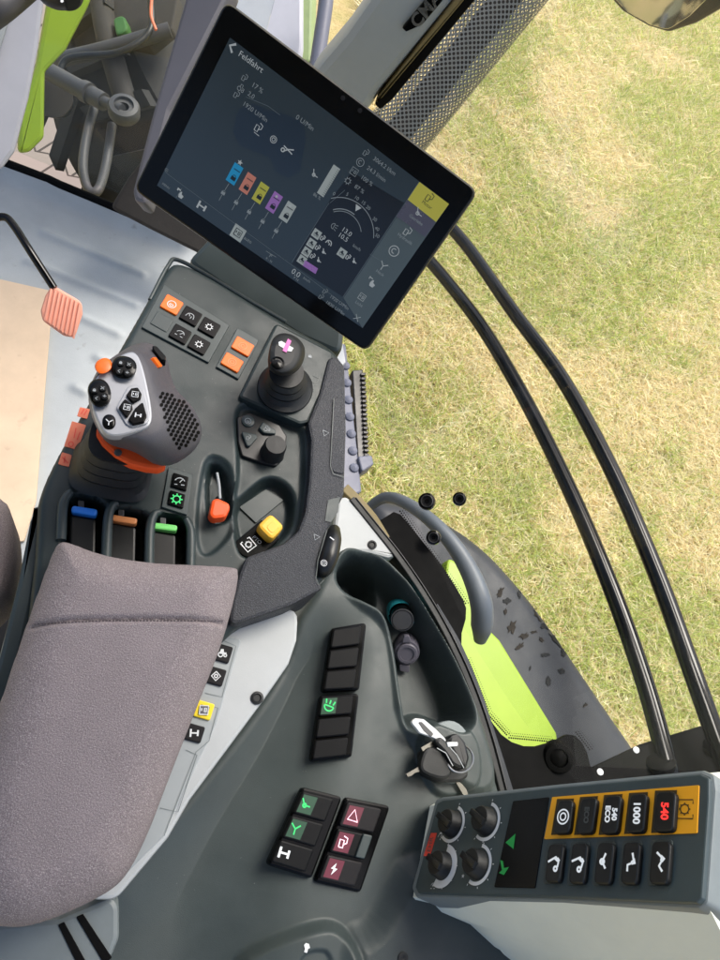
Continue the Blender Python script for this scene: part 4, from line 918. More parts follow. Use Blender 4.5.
for px, k in (([(126, 395), (131, 388), (138, 387), (142, 394), (141, 398), (133, 403)], 'square'), ([(118.5, 407), (125, 398), (132, 404), (133, 408), (126.5, 418)], 'square'), ([(128, 419.5), (135, 408), (143, 401), (147, 416), (144, 422), (133, 424.5)], 'chassis')):
    o = puck('face_key', px, FH, .001, .004, 'gloss_black', js, b=.0008, r=.0015)
    cx = sum(p[0] for p in px)/len(px); cy = sum(p[1] for p in px)/len(px); icon('button_symbol', k, cx, cy, FH, .0025, 'white_print', o, h=.0044, w=.22)
# honeycomb of the palm side
bb = bvh(body); patch = [(155, 387), (164, 388), (178, 397), (187, 402), (195, 413), (200.5, 428), (198, 440), (187, 448.5), (177, 451), (169, 441), (163, 420)]
hexs = []
psm = np.array(smoothpoly(patch, 2))
for i in range(24):
    for j in range(24):
        x = 146+i*4.6+(j % 2)*2.3; y = 380+j*3.98; 
        x2, y2 = x+(y-415)*.10, y+(x-175)*.22
        sd_, _ = poly_sd(np.array([[x2, y2]]), psm)
        if sd_[0] > -1.6: continue
        c, nn = shoot(bb, x2, y2)
        if c is None: continue
        q = []
        for k in range(6):
            an = rad(60*k+30+12); pp_, n2 = shoot(bb, x2+1.95*math.cos(an), y2+2.0*math.sin(an))
            if pp_ is None: break
            q.append(pp_+n2*.0003 if n2.dot(ray(x2, y2)) < 0 else pp_-n2*.0003)
        if len(q) == 6: hexs.append((q, [tuple(range(6))]))
vs, fs = merge(hexs); obj('honeycomb_inlay', vs, fs, 'frit_black', js, smooth=False)
o = puck('side_switch', [(152, 345), (157, 346), (166, 356), (166, 361), (161, 360), (153, 350)], HZ(.082), 0, .008, 'gloss_black', js, b=.001, r=.002)
c, nn = shoot(bb, 158, 362); 
if c is not None: puck('side_light', [(153, 357), (156, 357), (163, 366), (160, 367)], Plane(c, nn), -.002, .002, 'orange', js, b=.0006, r=.001)

# ------------------------------------------------------------------ short joystick
jp = puck('joystick_plate', [(238, 397), (276, 322), (334, 352), (332, 372), (309, 422), (300, 424)], AP, -.004, .006, 'console_plastic', arm, b=.003, r=.004)
text('embossed_word', 'TRACE', 312.5, 386, AP, .0105, 'panel_grey', jp, ex=AP.dirpx(312, 386, .42, -.9), h=.0064)
icon('plate_mark', 'lock', 310, 356, AP, .0026, 'grey_print', jp, h=.0064)
mj = thing('short_joystick', 'short black joystick with a magenta and white cross on its top', 'joystick', AP.p(285, 388, .006))
sp = [(285, 388, 28, 25, .006, .25, 2.1), (285, 388, 27, 24, .010, .25, 2.1)]
for k in range(7):
    f = k/6; big = k % 2 == 0
    sp.append((285+1.5*f, 386-14*f, 24-6.5*f-(0 if big else 2), 21-5.5*f-(0 if big else 2), .012+.028*f, .25, 2.1))
loft('bellows', rings(sp), 'rubber_black', mj, angle=30)
hs = [(273, 337), (282, 332.5), (293, 334.5), (302.5, 342), (305.5, 350), (304, 361), (298, 371), (289, 376), (278, 376), (269, 370), (267.5, 362), (269, 350)]
hr = resample(hs, 40, (286, 354)); tp = resample([(272, 341), (282, 335), (292, 337.5), (299, 345), (299, 356), (294, 366), (287, 371), (277, 371), (271, 365), (270, 353)], 40, (285, 353))
RR = [[HZ(.042).p(*lerp(a, (286, 362), .25)) for a in hr], [HZ(.052).p(*lerp(a, (286, 358), .06)) for a in hr]]
for k in range(6):
    f = k/5; RR.append([HZ(.058+.020*math.sin(f*math.pi/2)).p(*lerp(a, b, f**1.5)) for a, b in zip(hr, tp)])
RR.append([HZ(.0795).p(*lerp(b, (285, 353), .3)) for b in tp])
loft('head', RR, 'grip_grey' if False else 'rubber_black', mj)
TP = HZ(.0797)
lines('cross', [[(281.0, 342), (289.5, 351)]], TP, .0035, 'white_print', mj, h=.0004) if False else None
fill('white_bar', [[(278.5, 342), (281.5, 341), (293.5, 348), (291.5, 351.5), (288, 351), (279, 345.5)]], TP, 'white_print', mj, h=.0004); fill('magenta_bar', [[(288, 338.5), (291.5, 341), (286.5, 352.5), (282.5, 350.5)]], TP, 'magenta', mj, h=.0007)
lathe('top_button', HZ(.079).p(277.5, 363), Z, [(.0062, -.001), (.0062, .0012), (.005, .0016), (.0046, .0002), (.0028, .0006), (.0, .001)], 'gloss_black', mj)

# ------------------------------------------------------------------ fabric armrest pad
pad = [(50, 541), (56, 532), (66, 531), (100, 545), (150, 553.5), (205, 556), (240, 558), (244.5, 563), (240, 590), (226, 640), (202, 700), (170, 782), (150, 836), (128, 880), (108, 898), (62, 921), (24, 934), (0, 935), (-30, 930), (-50, 850), (-20, 740), (14, 640), (36, 578)]
o = hfield('armrest_pad', .055, pad, 'fabric', None, cell=.0016, skirt=.06, dome=(.03, .034), sm=2, lines=[([(30, 624), (80, 620), (150, 619), (224, 620)], -.0035, .0022), ([(30, 627.5), (80, 623.5), (150, 622.5), (224, 623.5)], .0008, .0015)])
tag(o, 'long padded armrest covered in speckled mauve grey fabric', 'armrest pad')
vs = []; bo = bvh(o); sts = []
for k in range(56):
    x = 34+k*3.4; y = 624.5-3.5*min(1, k/20)
    a, n1 = shoot(bo, x, y); b, n2 = shoot(bo, x+2.2, y)
    if a is None or b is None: continue
    sts.append(ribbon_geo([a+Z*.0009, b+Z*.0009], .0009, Z))
vs, fs = merge(sts); obj('seam_stitching', vs, fs, 'stitch', o, smooth=False)
# pale strip with four keys beside the pad
SP = HZ(-.02)
st_ = thing('switch_strip', 'pale grey side strip with four small keys along the fabric armrest', 'switch strip', SP.p(230, 700))
puck('strip_body', [(205, 628), (246, 618), (299, 606), (297, 640), (289, 664), (264, 700), (230, 746), (190, 800), (168, 838), (116, 900), (80, 900), (150, 700)], SP, -.06, 0, 'pale_grey', st_, b=.003, r=.012)
puck('key_band', [(210, 632), (241, 640), (216, 724), (162, 838), (120, 880), (110, 850), (170, 700)], SP, -.004, .002, 'light_strip', st_, b=.0008, r=.002)
lines('band_line', [[(222, 640), (236, 646), (222, 697), (205, 693)], [(207, 705), (218, 708), (209, 741), (196, 752), (164, 836)], [(186, 750), (197, 755), (178, 812), (160, 808)]], SP, .0007, 'housing_edge', st_, h=.0024)
lathe('screw', SP.p(257, 698), Z, [(.0055, 0), (.0055, .0012), (.0035, .0018), (.003, .0004), (0, .0004)], 'rubber_black', st_, 20)
for cx, cy, m, k in ((222.5, 653, 'rocker_grey', 'tractor_fill'), (216, 676, 'rocker_grey', 'diamond'), (204, 710, 'key_yellow', 'square'), (194.5, 733, 'rocker_grey', 'chassis')):
    b = puck('strip_key', sq(cx, cy, (8.5, 2.4), (-2.6, 8.2)), SP, .001, .0045, m, st_, b=.001, r=.001)
    if k == 'square': puck('key_lens', sq(cx, cy, (4.6, 1.3), (-1.5, 4.6)), SP, .004, .0055, 'socket_grey', b, b=.0005, r=.001)
    icon('key_symbol', k, cx, cy, SP, .0038, 'white_print', b, h=.006 if k == 'square' else .005, w=.25)
# foot of the armrest and seat edge
o = puck('armrest_bracket', [(-20, 925), (60, 918), (112, 896), (119, 905), (119, 938), (108, 966), (-20, 980)], HZ(-.04), -.05, 0, 'housing_edge', b=.004, r=.012); tag(o, 'grey bracket under the rear end of the fabric armrest', 'bracket')
for a in ([(58, 925), (64, 922), (86, 962), (78, 966)], [(76, 917), (83, 914), (112, 958), (104, 964)]): puck('slot_cover', a, HZ(-.04), -.002, .0012, 'frit_black', o, b=.0004, r=.001)
se = thing('driver_seat', 'mauve grey driver seat showing only its corner at the left edge', 'seat', HZ(-.35).p(0, 600))
hfield('cushion', -.03, [(-60, 470), (0, 486), (9, 505), (11, 540), (6, 574), (0, 592), (-60, 640)], 'fabric', se, cell=.003, skirt=.09, dome=(.03, .03), sm=2)
puck('base', [(-80, 560), (2, 572), (22, 560), (36, 640), (-10, 740), (-80, 740)], HZ(-.35), -.1, 0, 'black_plastic', se, b=.01, r=.02)
# ================================================================== side console
CZ = -.155
sc_ = thing('side_console', 'dark grey moulded side console with cup holder and storage tray', 'console', HZ(CZ).p(340, 720, -.1))
so = [(296, 622), (312, 596), (322, 574), (334, 556), (348, 546), (362, 546), (385, 553), (404, 572), (430, 612), (455, 656), (474, 700), (488, 742), (500, 786), (512, 830), (640, 1020), (620, 1300), (-60, 1300), (-40, 930), (90, 900), (150, 840), (230, 745), (270, 690), (290, 655)]
tray = [(340, 575), (345, 560), (358, 552.5), (376, 557), (393, 571), (412, 596), (432, 628), (450, 664), (463, 695), (467, 716), (459, 728), (446, 722), (430, 716), (415, 726), (409, 722), (404, 690), (399, 650), (392, 622), (382, 606), (366, 598), (350, 590)]
cup = [(342, 575), (346, 563), (358, 556), (372, 560), (384, 575), (388, 592), (382, 602), (366, 596), (350, 588)]
def czf(P): 
    # the plan rises a little towards the driver side wall and rolls down to the left
    return np.zeros(len(P))
hfield('console_moulding', CZ, so, 'side_plastic', sc_, cell=.0012, edge=.012, skirt=.2, sm=2, feats=[
  (tray, -.065, .022), (cup, -.05, .014),
  ([(330, 560), (345, 540), (420, 580), (480, 700), (500, 780), (470, 800), (400, 735), (394, 660), (386, 622), (350, 600)], .010, .012),
  ([(414, 735), (425, 716), (450, 718), (474, 740), (476, 790), (440, 800), (420, 775)], .007, .006),
  ([(-30, 1000), (-30, 930), (90, 900), (150, 840), (230, 745), (270, 690), (292, 655), (330, 640), (296, 760), (255, 850), (240, 960), (240, 1400), (-100, 1400)], -.03, .13),
  ([(235, 965), (270, 942), (310, 926), (335, 924), (352, 945), (360, 1000), (235, 1000)], .014, .012),
  ([(296, 955), (312, 947), (328, 950), (334, 1000), (290, 1000)], -.004, .004),
  ([(352, 1000), (346, 940), (372, 932), (392, 890), (410, 860), (520, 860), (520, 1000)], .016, .03)],
  lines=[([(340, 575), (345, 560), (358, 552.5), (376, 557)], .0015, .003), ([(350, 590), (366, 598), (382, 606), (392, 622), (399, 650), (404, 690), (409, 722)], .0022, .0035)])
CP = HZ(CZ)
# ---- rocker switch banks
def bank(name, px, rows, pl, lab, hb=.006):
    t = puck(name, px, pl, -.004, hb, 'gloss_black', None, b=.0025, r=.003); tag(t, lab, 'switch bank'); return t
def quad(c, u, v):
    """point of a four cornered field given by pixel corners tl, tr, br, bl"""
    tl, tr, br, bl_ = c; a = lerp(tl, tr, u); b = lerp(bl_, br, u); return lerp(a, b, v)
def cell(c, u0, u1, v0, v1): return [quad(c, u0, v0), quad(c, u1, v0), quad(c, u1, v1), quad(c, u0, v1)]
def rocker(t, c, v0, v1, pl, fn=None, m='rocker', h=.011, u0=.06, u1=.86):
    r = puck('rocker', cell(c, u0, u1, v0, v1), pl, .004, h, m, t, b=.0016, r=.0018); return r
UP = Plane(HZ(CZ).p(340, 660), (-.10, .0, 1))
c = [(331.5, 628), (367, 622), (359.5, 690), (321, 692)]
t = bank('switch_bank', c, 3, UP, 'black bank of three blank rockers, higher one beside the storage tray')
for k in range(3): rocker(t, c, .03+k*.325, .03+k*.325+.29, UP)
c = [(319.5, 695.5), (359.5, 693), (352, 757), (309.5, 762)]
t = bank('switch_bank', c, 3, UP, 'black rocker bank whose top switch shows a green symbol')
for k in range(3):
    r = rocker(t, c, .03+k*.325, .03+k*.325+.29, UP)
    if k == 0:
        fill('lit_field', [cell(c, .1, .46, .05, .29)], UP, 'lit_green_dark', r, h=.0114); x, y = quad(c, .28, .17); icon('symbol', 'lamp', x, y, UP, .0062, 'lit_green', r, ex=UP.dirpx(x, y, .3, -.9), h=.0118, w=.24)
LPn = Plane(HZ(CZ).p(330, 840), (.06, -.02, 1))
c = [(303, 787), (343, 797), (312, 879), (267, 865)]
t = bank('switch_bank', c, 3, LPn, 'three rocker bank with two green symbols and one white symbol')
for k, (s, lit) in enumerate((('joint', 'lit_green'), ('tilted_y', 'lit_green'), ('chassis', 'lit_white'))):
    v0 = .05+k*.31; r = rocker(t, c, v0, v0+.28, LPn, u0=.05, u1=.82, h=.013)
    x, y = quad(c, .24, v0+.14)
    if lit == 'lit_green': fill('lit_field', [cell(c, .1, .44, v0+.03, v0+.25)], LPn, 'lit_green_dark', r, h=.0134)
    icon('symbol', s, x, y, LPn, .0058, lit, r, ex=LPn.dirpx(x, y, .95, .3), h=.0138, w=.24)
c = [(346, 797), (391, 806), (361, 893), (314, 882)]
t = bank('switch_bank', c, 3, LPn, 'three rocker bank with red lit symbols and a warning triangle')
for k, (s, ctr) in enumerate((('triangle', 'lit_pink'), ('pump', 'lit_pink'), ('bolt', 'lit_white'))):
    v0 = .05+k*.31; r = rocker(t, c, v0, v0+.28, LPn, u0=.08, u1=.84, h=.013, m='rocker' if k == 1 else 'rocker_grey')
    fill('lit_field', [cell(c, .14, .46, v0+.03, v0+.25)], LPn, 'lit_red_dark', r, h=.0134); x, y = quad(c, .3, v0+.14)
    icon('symbol', s, x, y, LPn, .0062 if k < 2 else .0056, ctr, r, ex=LPn.dirpx(x, y, .95, .3), h=.0138, w=.2)
    if k == 1: puck('guard_tab', cell(c, .64, .84, v0+.0, v0+.27), LPn, .012, .0165, 'panel_grey', r, b=.001, r=.001)
# small marks of wear on the moulding
fill('sticker_scrap', [[(304, 945), (306, 943), (309, 944), (310, 948), (308, 949), (307, 953), (304, 952), (305, 949)]], HZ(CZ+.004), 'white_print', sc_, h=.0105)
lathe('screw', HZ(CZ).p(403, 958, .0165), Z, [(.005, 0), (.005, .001), (.0028, .0014), (0, .0004)], 'rubber_black', sc_, 18)

# ---- sockets in the tray
SKZ = CZ-.03
t = thing('lighter_plug', 'dark round lighter plug in a teal ring inside the tray', 'lighter plug', HZ(SKZ-.02).p(401, 618))
axk = (V((-.25, -.55, .8))).normalized()
c0 = HZ(SKZ).p(402, 616)
lathe('teal_ring', c0, axk, [(.016, -.07), (.0185, -.07), (.0185, -.004), (.0165, .0), (.0155, -.004), (.014, -.014)], 'teal', t)
lathe('plug_knob', c0, axk, [(.0138, -.07), (.0138, .010), (.0134, .014), (.0122, .016), (.0112, .0152), (.0, .0150)], 'gloss_black', t, 32)
pk = Plane(c0+axk*.0150, axk); lathe('silver_rim', c0+axk*.0135, axk, [(.0118, 0), (.0136, 0), (.0136, .002), (.0118, .002)], 'hyd_grey', t, 32)
q = pk.o; icon('emblem', 'chevron', 405.5, 617.5, pk, .0058, 'white_print', t, ex=pk.dirpx(405, 617, -.55, .8), h=.0004, w=.4)
t = thing('power_socket', 'grey flip lid power socket below the teal ringed plug', 'socket', HZ(SKZ-.02).p(406, 655))
c1 = HZ(SKZ-.004).p(407, 653)
lathe('socket_body', c1, axk, [(.0155, -.07), (.0155, -.004), (.0145, 0), (0, 0)], 'socket_grey', t)
lathe('socket_lid', c1, axk, [(.0125, 0), (.0125, .003), (.0115, .004), (.0085, .004), (.0085, .0026), (0, .0026)], 'socket_grey', t, 32)
pk = Plane(c1, axk); puck('lid_tab', [(402, 643), (404, 636), (409, 636), (412, 643)], pk, -.003, .003, 'socket_grey', t, b=.0008, r=.002)
puck('lid_hinge', [(399, 664), (410, 666), (409, 673), (400, 671)], pk, -.004, .0015, 'socket_grey', t, b=.0008, r=.002)

# ---- ignition lock and keys
KP = HZ(CZ+.022)
t = thing('ignition_lock', 'pale grey oval ignition lock plate below the storage tray', 'ignition lock', HZ(CZ).p(450, 755))
puck('lock_plate', ell(452, 752, 22, 32, 28, -.25, 2.3), HZ(CZ+.007), -.004, .006, 'housing_edge', t, b=.003, r=0)
lathe('barrel', HZ(CZ+.012).p(448, 752), Z, [(.013, 0), (.013, .006), (.011, .008), (0, .008)], 'steel', t)
t = thing('key_bunch', 'bunch of keys with black heads, steel blades and a pale tag', 'keys', KP.p(442, 755))
def blade(a, b, w, lab='key_blade'):
    d = (V((b[0]-a[0], b[1]-a[1]))).normalized(); n = V((-d.y, d.x))*w
    pts = [tuple(V(a)+n), tuple(V(b)+n*.9)]; m = 5
    for k in range(m): 
        q = V(b)+(V(a)-V(b))*(k/m); pts += [tuple(q-n*(.9 if k % 2 else .55))]
    pts.append(tuple(V(a)-n)); return pts
puck('key_blade', blade((425, 766), (407, 776), 2.6), KP, .002, .0042, 'brass_steel', t, b=.0004, r=.0005)
puck('key_blade', blade((458, 780), (473, 806), 3.2), KP, -.012, -.009, 'brass_steel', t, b=.0004, r=.0005)
puck('key_blade', blade((433, 744), (422, 750), 3.0), KP, .004, .006, 'brass_steel', t, b=.0004, r=.0005)
puck('key_head', ell(438, 763, 17, 15, 30, .3, 3), KP, .0, .009, 'rubber_black', t, b=.003, r=0)
puck('key_head', [(420, 752), (436, 745), (452, 752), (466, 764), (470, 776), (462, 782), (440, 783), (424, 776)], KP, -.01, .001, 'rubber_black', t, b=.003, r=.006)
puck('key_head', [(450, 736), (458, 732.5), (466, 742), (470, 758), (466, 772), (458, 760), (448, 744)], KP, .0, .013, 'black_plastic', t, b=.003, r=.006)
puck('key_head', [(434, 742), (441, 736), (450, 744), (464, 762), (462, 770), (452, 764), (444, 752)], KP, .006, .015, 'black_plastic', t, b=.003, r=.005)
lines('head_line', [[(437, 748), (446, 753), (453, 766)], [(447, 744), (457, 755), (464, 768)]], KP, .0009, 'grey_print', t, h=.0155)
tg = puck('key_tag', [(411, 722), (415, 718), (424, 719), (436, 729), (447, 740), (444, 746), (434, 738), (420, 733)], KP, .004, .0085, 'white_print', t, b=.0012, r=.005)
puck('tag_slot', [(418, 722), (422, 722), (434, 734), (431, 737), (424, 731)], KP, .0082, .0090, 'hyd_grey', tg, b=.0003, r=.002)
vs, fs = tube_geo([KP.p(460+13*math.cos(a), 759+13*math.sin(a)*1.05, .011+.005*math.sin(a*1+1)) for a in np.linspace(0, 2*math.pi, 20, endpoint=False)], .0011, seg=8, sub=2, closed=True); obj('split_ring', vs, fs, 'steel', t)
puck('tag_clip', [(447, 742), (458, 742), (458, 746), (448, 747)], KP, .012, .0165, 'white_print', t, b=.0006, r=.001)

# ---- light cab panel, seal and window frame to the right of the console
o = puck('cab_panel', [(338, 498), (347, 496), (362, 512), (380, 534), (398, 556), (388, 558), (366, 552), (348, 552), (330, 566), (322, 560), (334, 530)], HZ(-.19), -.04, 0, 'pale_grey', b=.004, r=.006); tag(o, 'light grey triangular cab panel with one screw above the cup holder', 'cab panel')
lathe('screw', HZ(-.19).p(372, 545), Z, [(.006, 0), (.006, .0014), (.004, .002), (.003, .0004), (0, .0004)], 'rubber_black', o, 20)
def strip(name, pts, w, pl, h0, h1, m, parent=None):
    a = [V(p) for p in pts]; L_, R_2 = [], []
    for i, p in enumerate(a):
        d = (a[min(i+1, len(a)-1)]-a[max(i-1, 0)]).normalized(); n = V((-d.y, d.x)); ww = float(np.interp(i/(len(a)-1), np.linspace(0, 1, len(w)), w)) if isinstance(w, (list, tuple)) else w
        L_.append(tuple(p+n*ww/2)); R_2.append(tuple(p-n*ww/2))
    uv = [pl.uv(x, y, h1) for x, y in L_+R_2[::-1]]; vs, fs = puck_geo(uv, pl, h0, h1, .0012); return obj(name, vs, fs, m, parent)
def crp(p, s=5): return [tuple(q[:2]) for q in crom([V((x, y, 0)) for x, y in p], s)]
FP_ = HZ(-.20)
wf = thing('window_frame', 'black lower frame of the curved side window beside the side console', 'window frame', FP_.p(440, 640))
fr = smoothpoly([(372, 524), (384, 518), (397, 509.5), (412, 528), (440, 562), (462, 596), (468, 612), (460, 640), (467, 664), (476, 690), (489, 718), (506, 740), (530, 748), (556, 741), (572, 732), (586, 746), (592, 772), (620, 800), (500, 830), (470, 720), (430, 620), (398, 562)], 1)
puck('frit_band', fr, FP_, -.012, -.002, 'frit_black', wf, b=.001, r=0)
strip('black_gasket', crp([(352, 498), (376, 528), (398, 556), (424, 594), (448, 636), (470, 684), (488, 736), (505, 800)]), 5.5, FP_, -.01, .012, 'rubber_black', wf)
strip('steel_line', crp([(356, 497), (380, 527), (403, 556), (429, 594), (453, 636), (475, 684), (493, 736), (510, 800)]), 1.2, FP_, -.01, .0135, 'hyd_grey', wf)
strip('inner_trim', crp([(437, 604), (458, 642), (477, 686), (494, 736), (512, 795)]), [2, 5, 5, 5, 6], FP_, -.01, .006, 'fender_grey', wf)
strip('khaki_seal', crp([(345, 487), (358, 500), (374, 518), (388, 538)]), [9, 9, 8, 5], FP_, -.01, .005, 'seal_khaki', wf)
# rows of frit dots fading off from the black band
dots = []
for a, b, nn_ in (((399, 512), (466, 606), 46), ((465, 660), (486, 713), 24), ((487, 715), (507, 737), 14), ((509, 739), (553, 743), 20), ((575, 733), (590, 752), 10)):
    dx, dy = b[0]-a[0], b[1]-a[1]; l_ = math.hypot(dx, dy); nx_, ny_ = dy/l_, -dx/l_
    for r_ in range(3):
        for k in range(nn_):
            f = (k+.5*(r_ % 2))/nn_; bow = 4*f*(1-f)
            x, y = a[0]+dx*f+nx_*(1.2+2.4*r_), a[1]+dy*f+ny_*(1.2+2.4*r_)
            q = [FP_.p(x+(.95-.25*r_)*math.cos(t_), y+(.95-.25*r_)*math.sin(t_), -.003) for t_ in np.linspace(0, 2*math.pi, 8, endpoint=False)]; dots.append((q, [tuple(range(8))]))
vs, fs = merge(dots); obj('frit_dots', vs, fs, 'frit_black', wf, smooth=False)
lathe('corner_knob', FP_.p(558, 757), cv(-.1, .2, -1), [(.019, -.01), (.019, .004), (.016, .008), (.011, .009), (.0105, .006), (.006, .009), (0, .010)], 'frit_black', wf, 26)

# ---- side window pane with its three mounting rings
def pane():
    bot = [(.34, 1.45, -.9), (.33, .95, -.6), (.315, .62, -.40), (.30, .42, -.215), (.36, .27, -.21), (.45, .14, -.21), (.56, .02, -.21), (.70, -.16, -.21)]
    n = V((.62, .5, 0)); vs, fs = [], []
    B = crom(bot, 6); m = len(B); rows = 8
    for r_ in range(rows+1):
        f = r_/rows
        for i, p in enumerate(B):
            q = V(p) + (V((0, 0, 1.0))-V((0, 0, p[2])))*f; q += V((.16, .05, 0))*math.sin(f*math.pi/2); vs.append(q)
    for r_ in range(rows):
        for i in range(m-1): a = r_*m+i; fs.append((a, a+1, a+m+1, a+m))
    o = obj('side_window', vs, fs, 'window_glass'); tag(o, 'large curved clear side window pane over the lawn', 'window'); return o
pn = pane(); bpn = bvh(pn)
for (x, y, R2, lab) in ((427, 501.5, 8.6, 'left hand black ring on the glass right above the grab handle'), (459.5, 499, 7.0, 'black ring on the glass farthest out over the grass'), (433.5, 537.5, 7.4, 'lowest black ring on the glass, inside the handle bend')):
    q, n_ = shoot(bpn, x, y)
    if q is None: q = D(x, y, .9); n_ = -ray(x, y)
    n_ = (n_ if n_.dot(ray(x, y)) < 0 else -n_)*.5 - ray(x, y).normalized()*.8 + cv(.35, .1, 0); n_.normalize(); k = (q-CAM).dot(dv)/F*R2
    t = thing('mounting_ring', lab, 'mounting ring', q, 'black mounting rings on the side window')
    lathe('ring', q, n_, [(k*.62, -.006), (k, -.006), (k*1.02, .002), (k*.95, .006), (k*.7, .0065), (k*.6, .002)], 'rail_black', t)
    lathe('bright_rim', q, n_, [(k*.60, .003), (k*.66, .0072), (k*.72, .0066), (k*.66, .003)], 'hyd_grey', t)
    lathe('plug', q, n_, [(k*.6, -.004), (k*.58, .0), (k*.3, .001), (k*.26, .004), (0, .004)], 'frit_black', t)

# ================================================================== upright control panel
pe = cv(.596, .393, -.70).normalized(); pv = cv(.311, .79, .53); pv = (pv-pe*pv.dot(pe)).normalized()
PP = Plane(D(426, 850, .68), pe.cross(pv), pe)
cp = thing('switch_console', 'grey control panel with four dials, a dark display and ten switches', 'switch console', PP.p(560, 840, -.05))
facep = [(437, 803), (443, 800), (560, 787), (700, 774), (709, 778), (709, 800), (702, 898), (697, 903), (560, 897), (418, 893), (415, 887)]
puck('panel_face', facep, PP, -.006, 0, 'face_plastic', cp, b=.0012, r=.002)
puck('panel_frame', [(435, 799), (443, 796), (560, 783), (702, 769), (714, 774), (716, 790), (708, 904), (698, 909), (560, 901), (415, 897), (411, 888)], PP, -.035, -.004, 'housing_edge', cp, b=.003, r=.004)
# flared body behind the frame
n_ = 0
ra = [PP.p(x, y, -.008) for x, y in [(430, 806), (560, 787), (706, 776), (716, 790), (708, 906), (600, 904), (490, 900), (413, 897)]]
rb = [PP.p(x, y, -.05) for x, y in [(440, 800), (562, 785), (720, 772), (730, 790), (730, 950), (600, 950), (496, 930), (420, 905)]]
rc = [PP.p(x, y, -.11) for x, y in [(455, 800), (570, 785), (740, 775), (770, 790), (770, 1030), (620, 1010), (500, 950), (450, 920)]]
rd_ = [PP.p(x, y, -.20) for x, y in [(470, 800), (570, 785), (740, 775), (790, 790), (800, 1130), (640, 1090), (530, 985), (500, 950)]]
loft('panel_housing', [ra, rb, rc, rd_], 'housing_grey', cp, angle=50)
DN = PP.dirpx(600, 840, -.08, 1)
# dials
for (x, y, a0, a1, wide) in ((452.5, 824, -135, 70, 1), (486.7, 821.5, -130, 75, 1), (443.2, 866, -120, 80, 2.2), (478, 864.5, -120, 80, 1)):
    dl = lathe('dial', PP.p(x, y, .0), PP.n, [(.0126, 0), (.0121, .003), (.0114, .004), (.0110, .009), (.0099, .0102), (0, .0102)], 'rubber_black', cp, 32)
    ri = PP.dirpx(x, y, .75, .65); u0 = PP.uv(x, y); rx, ry = ri.dot(PP.ex), ri.dot(PP.ey)
    rd = [(u0[0]+rx*a*.0112-ry*b*.0029, u0[1]+ry*a*.0112+rx*b*.0029) for a, b in ((-1, -1), (.9, -1), (.9, 1), (-1, 1))]
    vs, fs = puck_geo(rd, PP, .009, .0135, .0012); obj('dial_grip', vs, fs, 'black_plastic', dl)
    cx, cy = u0; R0 = .0156
    A = [PP.w(cx+R0*math.cos(rad(a)), cy+R0*math.sin(rad(a)), .0006) for a in np.linspace(a0, a1, 30)]
    g = [ribbon_geo(A, .003*wide, PP.n)]
    B_ = [PP.w(cx+R0*math.cos(rad(a)), cy+R0*math.sin(rad(a)), .0006) for a in np.linspace(140, 185, 8)]; g.append(ribbon_geo(B_, .0026, PP.n))
    for a in np.linspace(a0, a1, 6): g.append(ribbon_geo([PP.w(cx+r_*math.cos(rad(a)), cy+r_*math.sin(rad(a)), .0006) for r_ in (.0182, .0198)], .0008, PP.n))
    vs, fs = merge(g); obj('dial_scale', vs, fs, 'white_print', cp, smooth=False)
icon('dial_symbol', 'gauge', 433, 886, PP, .003, 'white_print', cp); icon('dial_symbol', 'arm', 440, 835, PP, .003, 'white_print', cp); icon('dial_symbol', 'star', 463, 876, PP, .002, 'white_print', cp)
fill('red_bar', [[(431, 833), (437, 833), (430, 856), (423.5, 856)]], PP, 'red_print', cp)
text('red_text', 'EHR', 430.3, 844.5, PP, .0075, 'dim_print', cp, ex=-DN, h=.0007)
dsp = puck('display_window', [(513, 801), (549, 797), (535, 888), (494, 887)], PP, -.001, .0008, 'gloss_black', cp, b=.0003, r=.001)
fill('green_triangle', [[(505.5, 842.5), (515.5, 833.5), (513.5, 849)]], PP, 'lit_green_dim', dsp, h=.0012); fill('green_arrow', [[(500, 860), (503, 861), (504, 868), (509, 867), (504, 875), (499, 873), (502, 870)]], PP, 'lit_green_dim', dsp, h=.0012)
yb = puck('yellow_field', [(552, 797), (699, 785), (697, 833), (544, 839)], PP, -.001, .0008, 'panel_yellow', cp, b=.0002, r=.001)
row1 = [[(558, 800), (573, 799.5), (569, 833), (552, 834)], [(581, 798), (597, 797), (592, 833), (575, 834)], [(605, 796), (621.5, 795), (617, 833), (599.5, 834)], [(630, 794), (647, 793), (643.5, 832), (625, 833)], [(656, 791.6), (676, 791), (673, 831), (652, 832)]]
wrd = [('', 'lit_white'), ('ECO', 'dim_print'), ('540\nECO', 'lit_white'), ('1000', 'lit_white'), ('540', 'lit_red')]
for px, (s, m) in zip(row1, wrd):
    fill('button_shade_gap', [[(px[0][0]-1, px[0][1]-1), (px[1][0]+1, px[1][1]-1), (px[2][0]+1, px[2][1]+1), (px[3][0]-1, px[3][1]+1)]], PP, 'dark_print', yb, h=.0012)  # flat dark outline, painted as the shadow gap around each button
    b = puck('push_button', px, PP, .001, .0052, 'black_plastic', cp, b=.0012, r=.0045)
    x = sum(p[0] for p in px)/4; y = sum(p[1] for p in px)/4
    if s: text('button_text', s, x, y-.5, PP, .0082 if s in ('1000', '540') else .0062, m, b, ex=DN, h=.0056, bold=.0003)
    else: icon('button_symbol', 'ring_dot', x, y, PP, .0056, m, b, ex=DN, h=.0056, w=.22)
icon('field_symbol', 'pto', 684.5, 809, PP, .0072, 'dark_print', yb, ex=DN, h=.0012, w=.12)
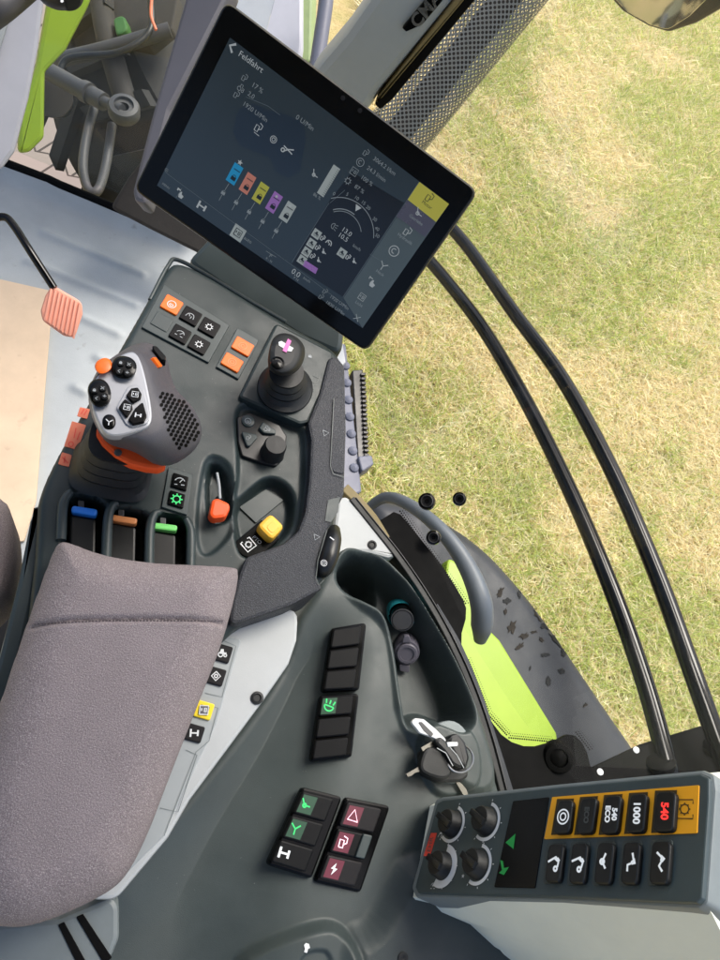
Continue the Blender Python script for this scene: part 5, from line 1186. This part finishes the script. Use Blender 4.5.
row2 = [[(548.5, 844), (564, 843.5), (559.5, 882), (544, 882)], [(572, 843), (588, 842.5), (584, 883.5), (568, 883.5)], [(598, 842.5), (614.5, 842), (610, 884), (593, 884)], [(623.7, 842), (640.5, 841.5), (637, 884), (619.5, 884)], [(652, 841), (671, 840.5), (667.7, 884), (648, 884)]]
for k, px in enumerate(row2):
    g = puck('button_collar', [(px[0][0]-1.6, px[0][1]-1.6), (px[1][0]+1.6, px[1][1]-1.6), (px[2][0]+1.6, px[2][1]+1.6), (px[3][0]-1.6, px[3][1]+1.6)], PP, -.001, .0012, 'side_plastic', cp, b=.0005, r=.003)
    b = puck('push_button', px, PP, .001, .0048, 'black_plastic', cp, b=.0012, r=.0045)
    x = sum(p[0] for p in px)/4; y = sum(p[1] for p in px)/4
    icon('button_symbol', ('arm', 'arm', 'joint', 'arm_b', 'arm_b')[k], x, y-1, PP, .0056, 'lit_white', b, ex=PP.dirpx(x, y, (.7, .6, .3, .2, .9)[k], .7), h=.0052, w=.3)

# cab roof out of view, added over the driver to shade the inside
rp = HZ(1.0); rp.ex = V((1, 0, 0)); rp.ey = V((0, 1, 0))
vs, fs = puck_geo(fillet([(-1.1, -.75), (.45, -.75), (.45, .75), (-1.1, .75)], .2), Plane((0, 0, 1.0), (0, 0, -1), (1, 0, 0)), -.12, 0, .03)
struct(obj('unseen_cab_roof', vs, fs, 'roof_lining'))
# ================================================================== light
w = bpy.data.worlds.new('World'); SC.world = w; w.use_nodes = True
nt = w.node_tree; bg = nt.nodes['Background']
sky = nt.nodes.new('ShaderNodeTexSky'); sky.sky_type = 'NISHITA'; sky.sun_disc = False
SE, SR = rad(58), rad(38)
sky.sun_elevation = SE; sky.sun_rotation = SR; sky.dust_density = 4.5; sky.air_density = .9; sky.ozone_density = .3
nt.links.new(sky.outputs[0], bg.inputs[0]); bg.inputs[1].default_value = .12
sl = bpy.data.lights.new('sun', 'SUN'); sl.energy = 1.5; sl.angle = rad(25); sl.color = (1, .96, .9)
so_ = bpy.data.objects.new('sun', sl); COL.objects.link(so_)
sd = V((math.sin(SR)*math.cos(SE), math.cos(SR)*math.cos(SE), math.sin(SE)))
so_.rotation_euler = sd.to_track_quat('Z', 'Y').to_euler(); so_.location = (0, 0, 5)
SC.view_settings.view_transform = 'Standard'; SC.view_settings.look = 'None'; SC.view_settings.exposure = 1.3; SC.view_settings.gamma = 1
SC.render.engine = 'CYCLES'; SC.cycles.max_bounces = 8; SC.cycles.transparent_max_bounces = 16
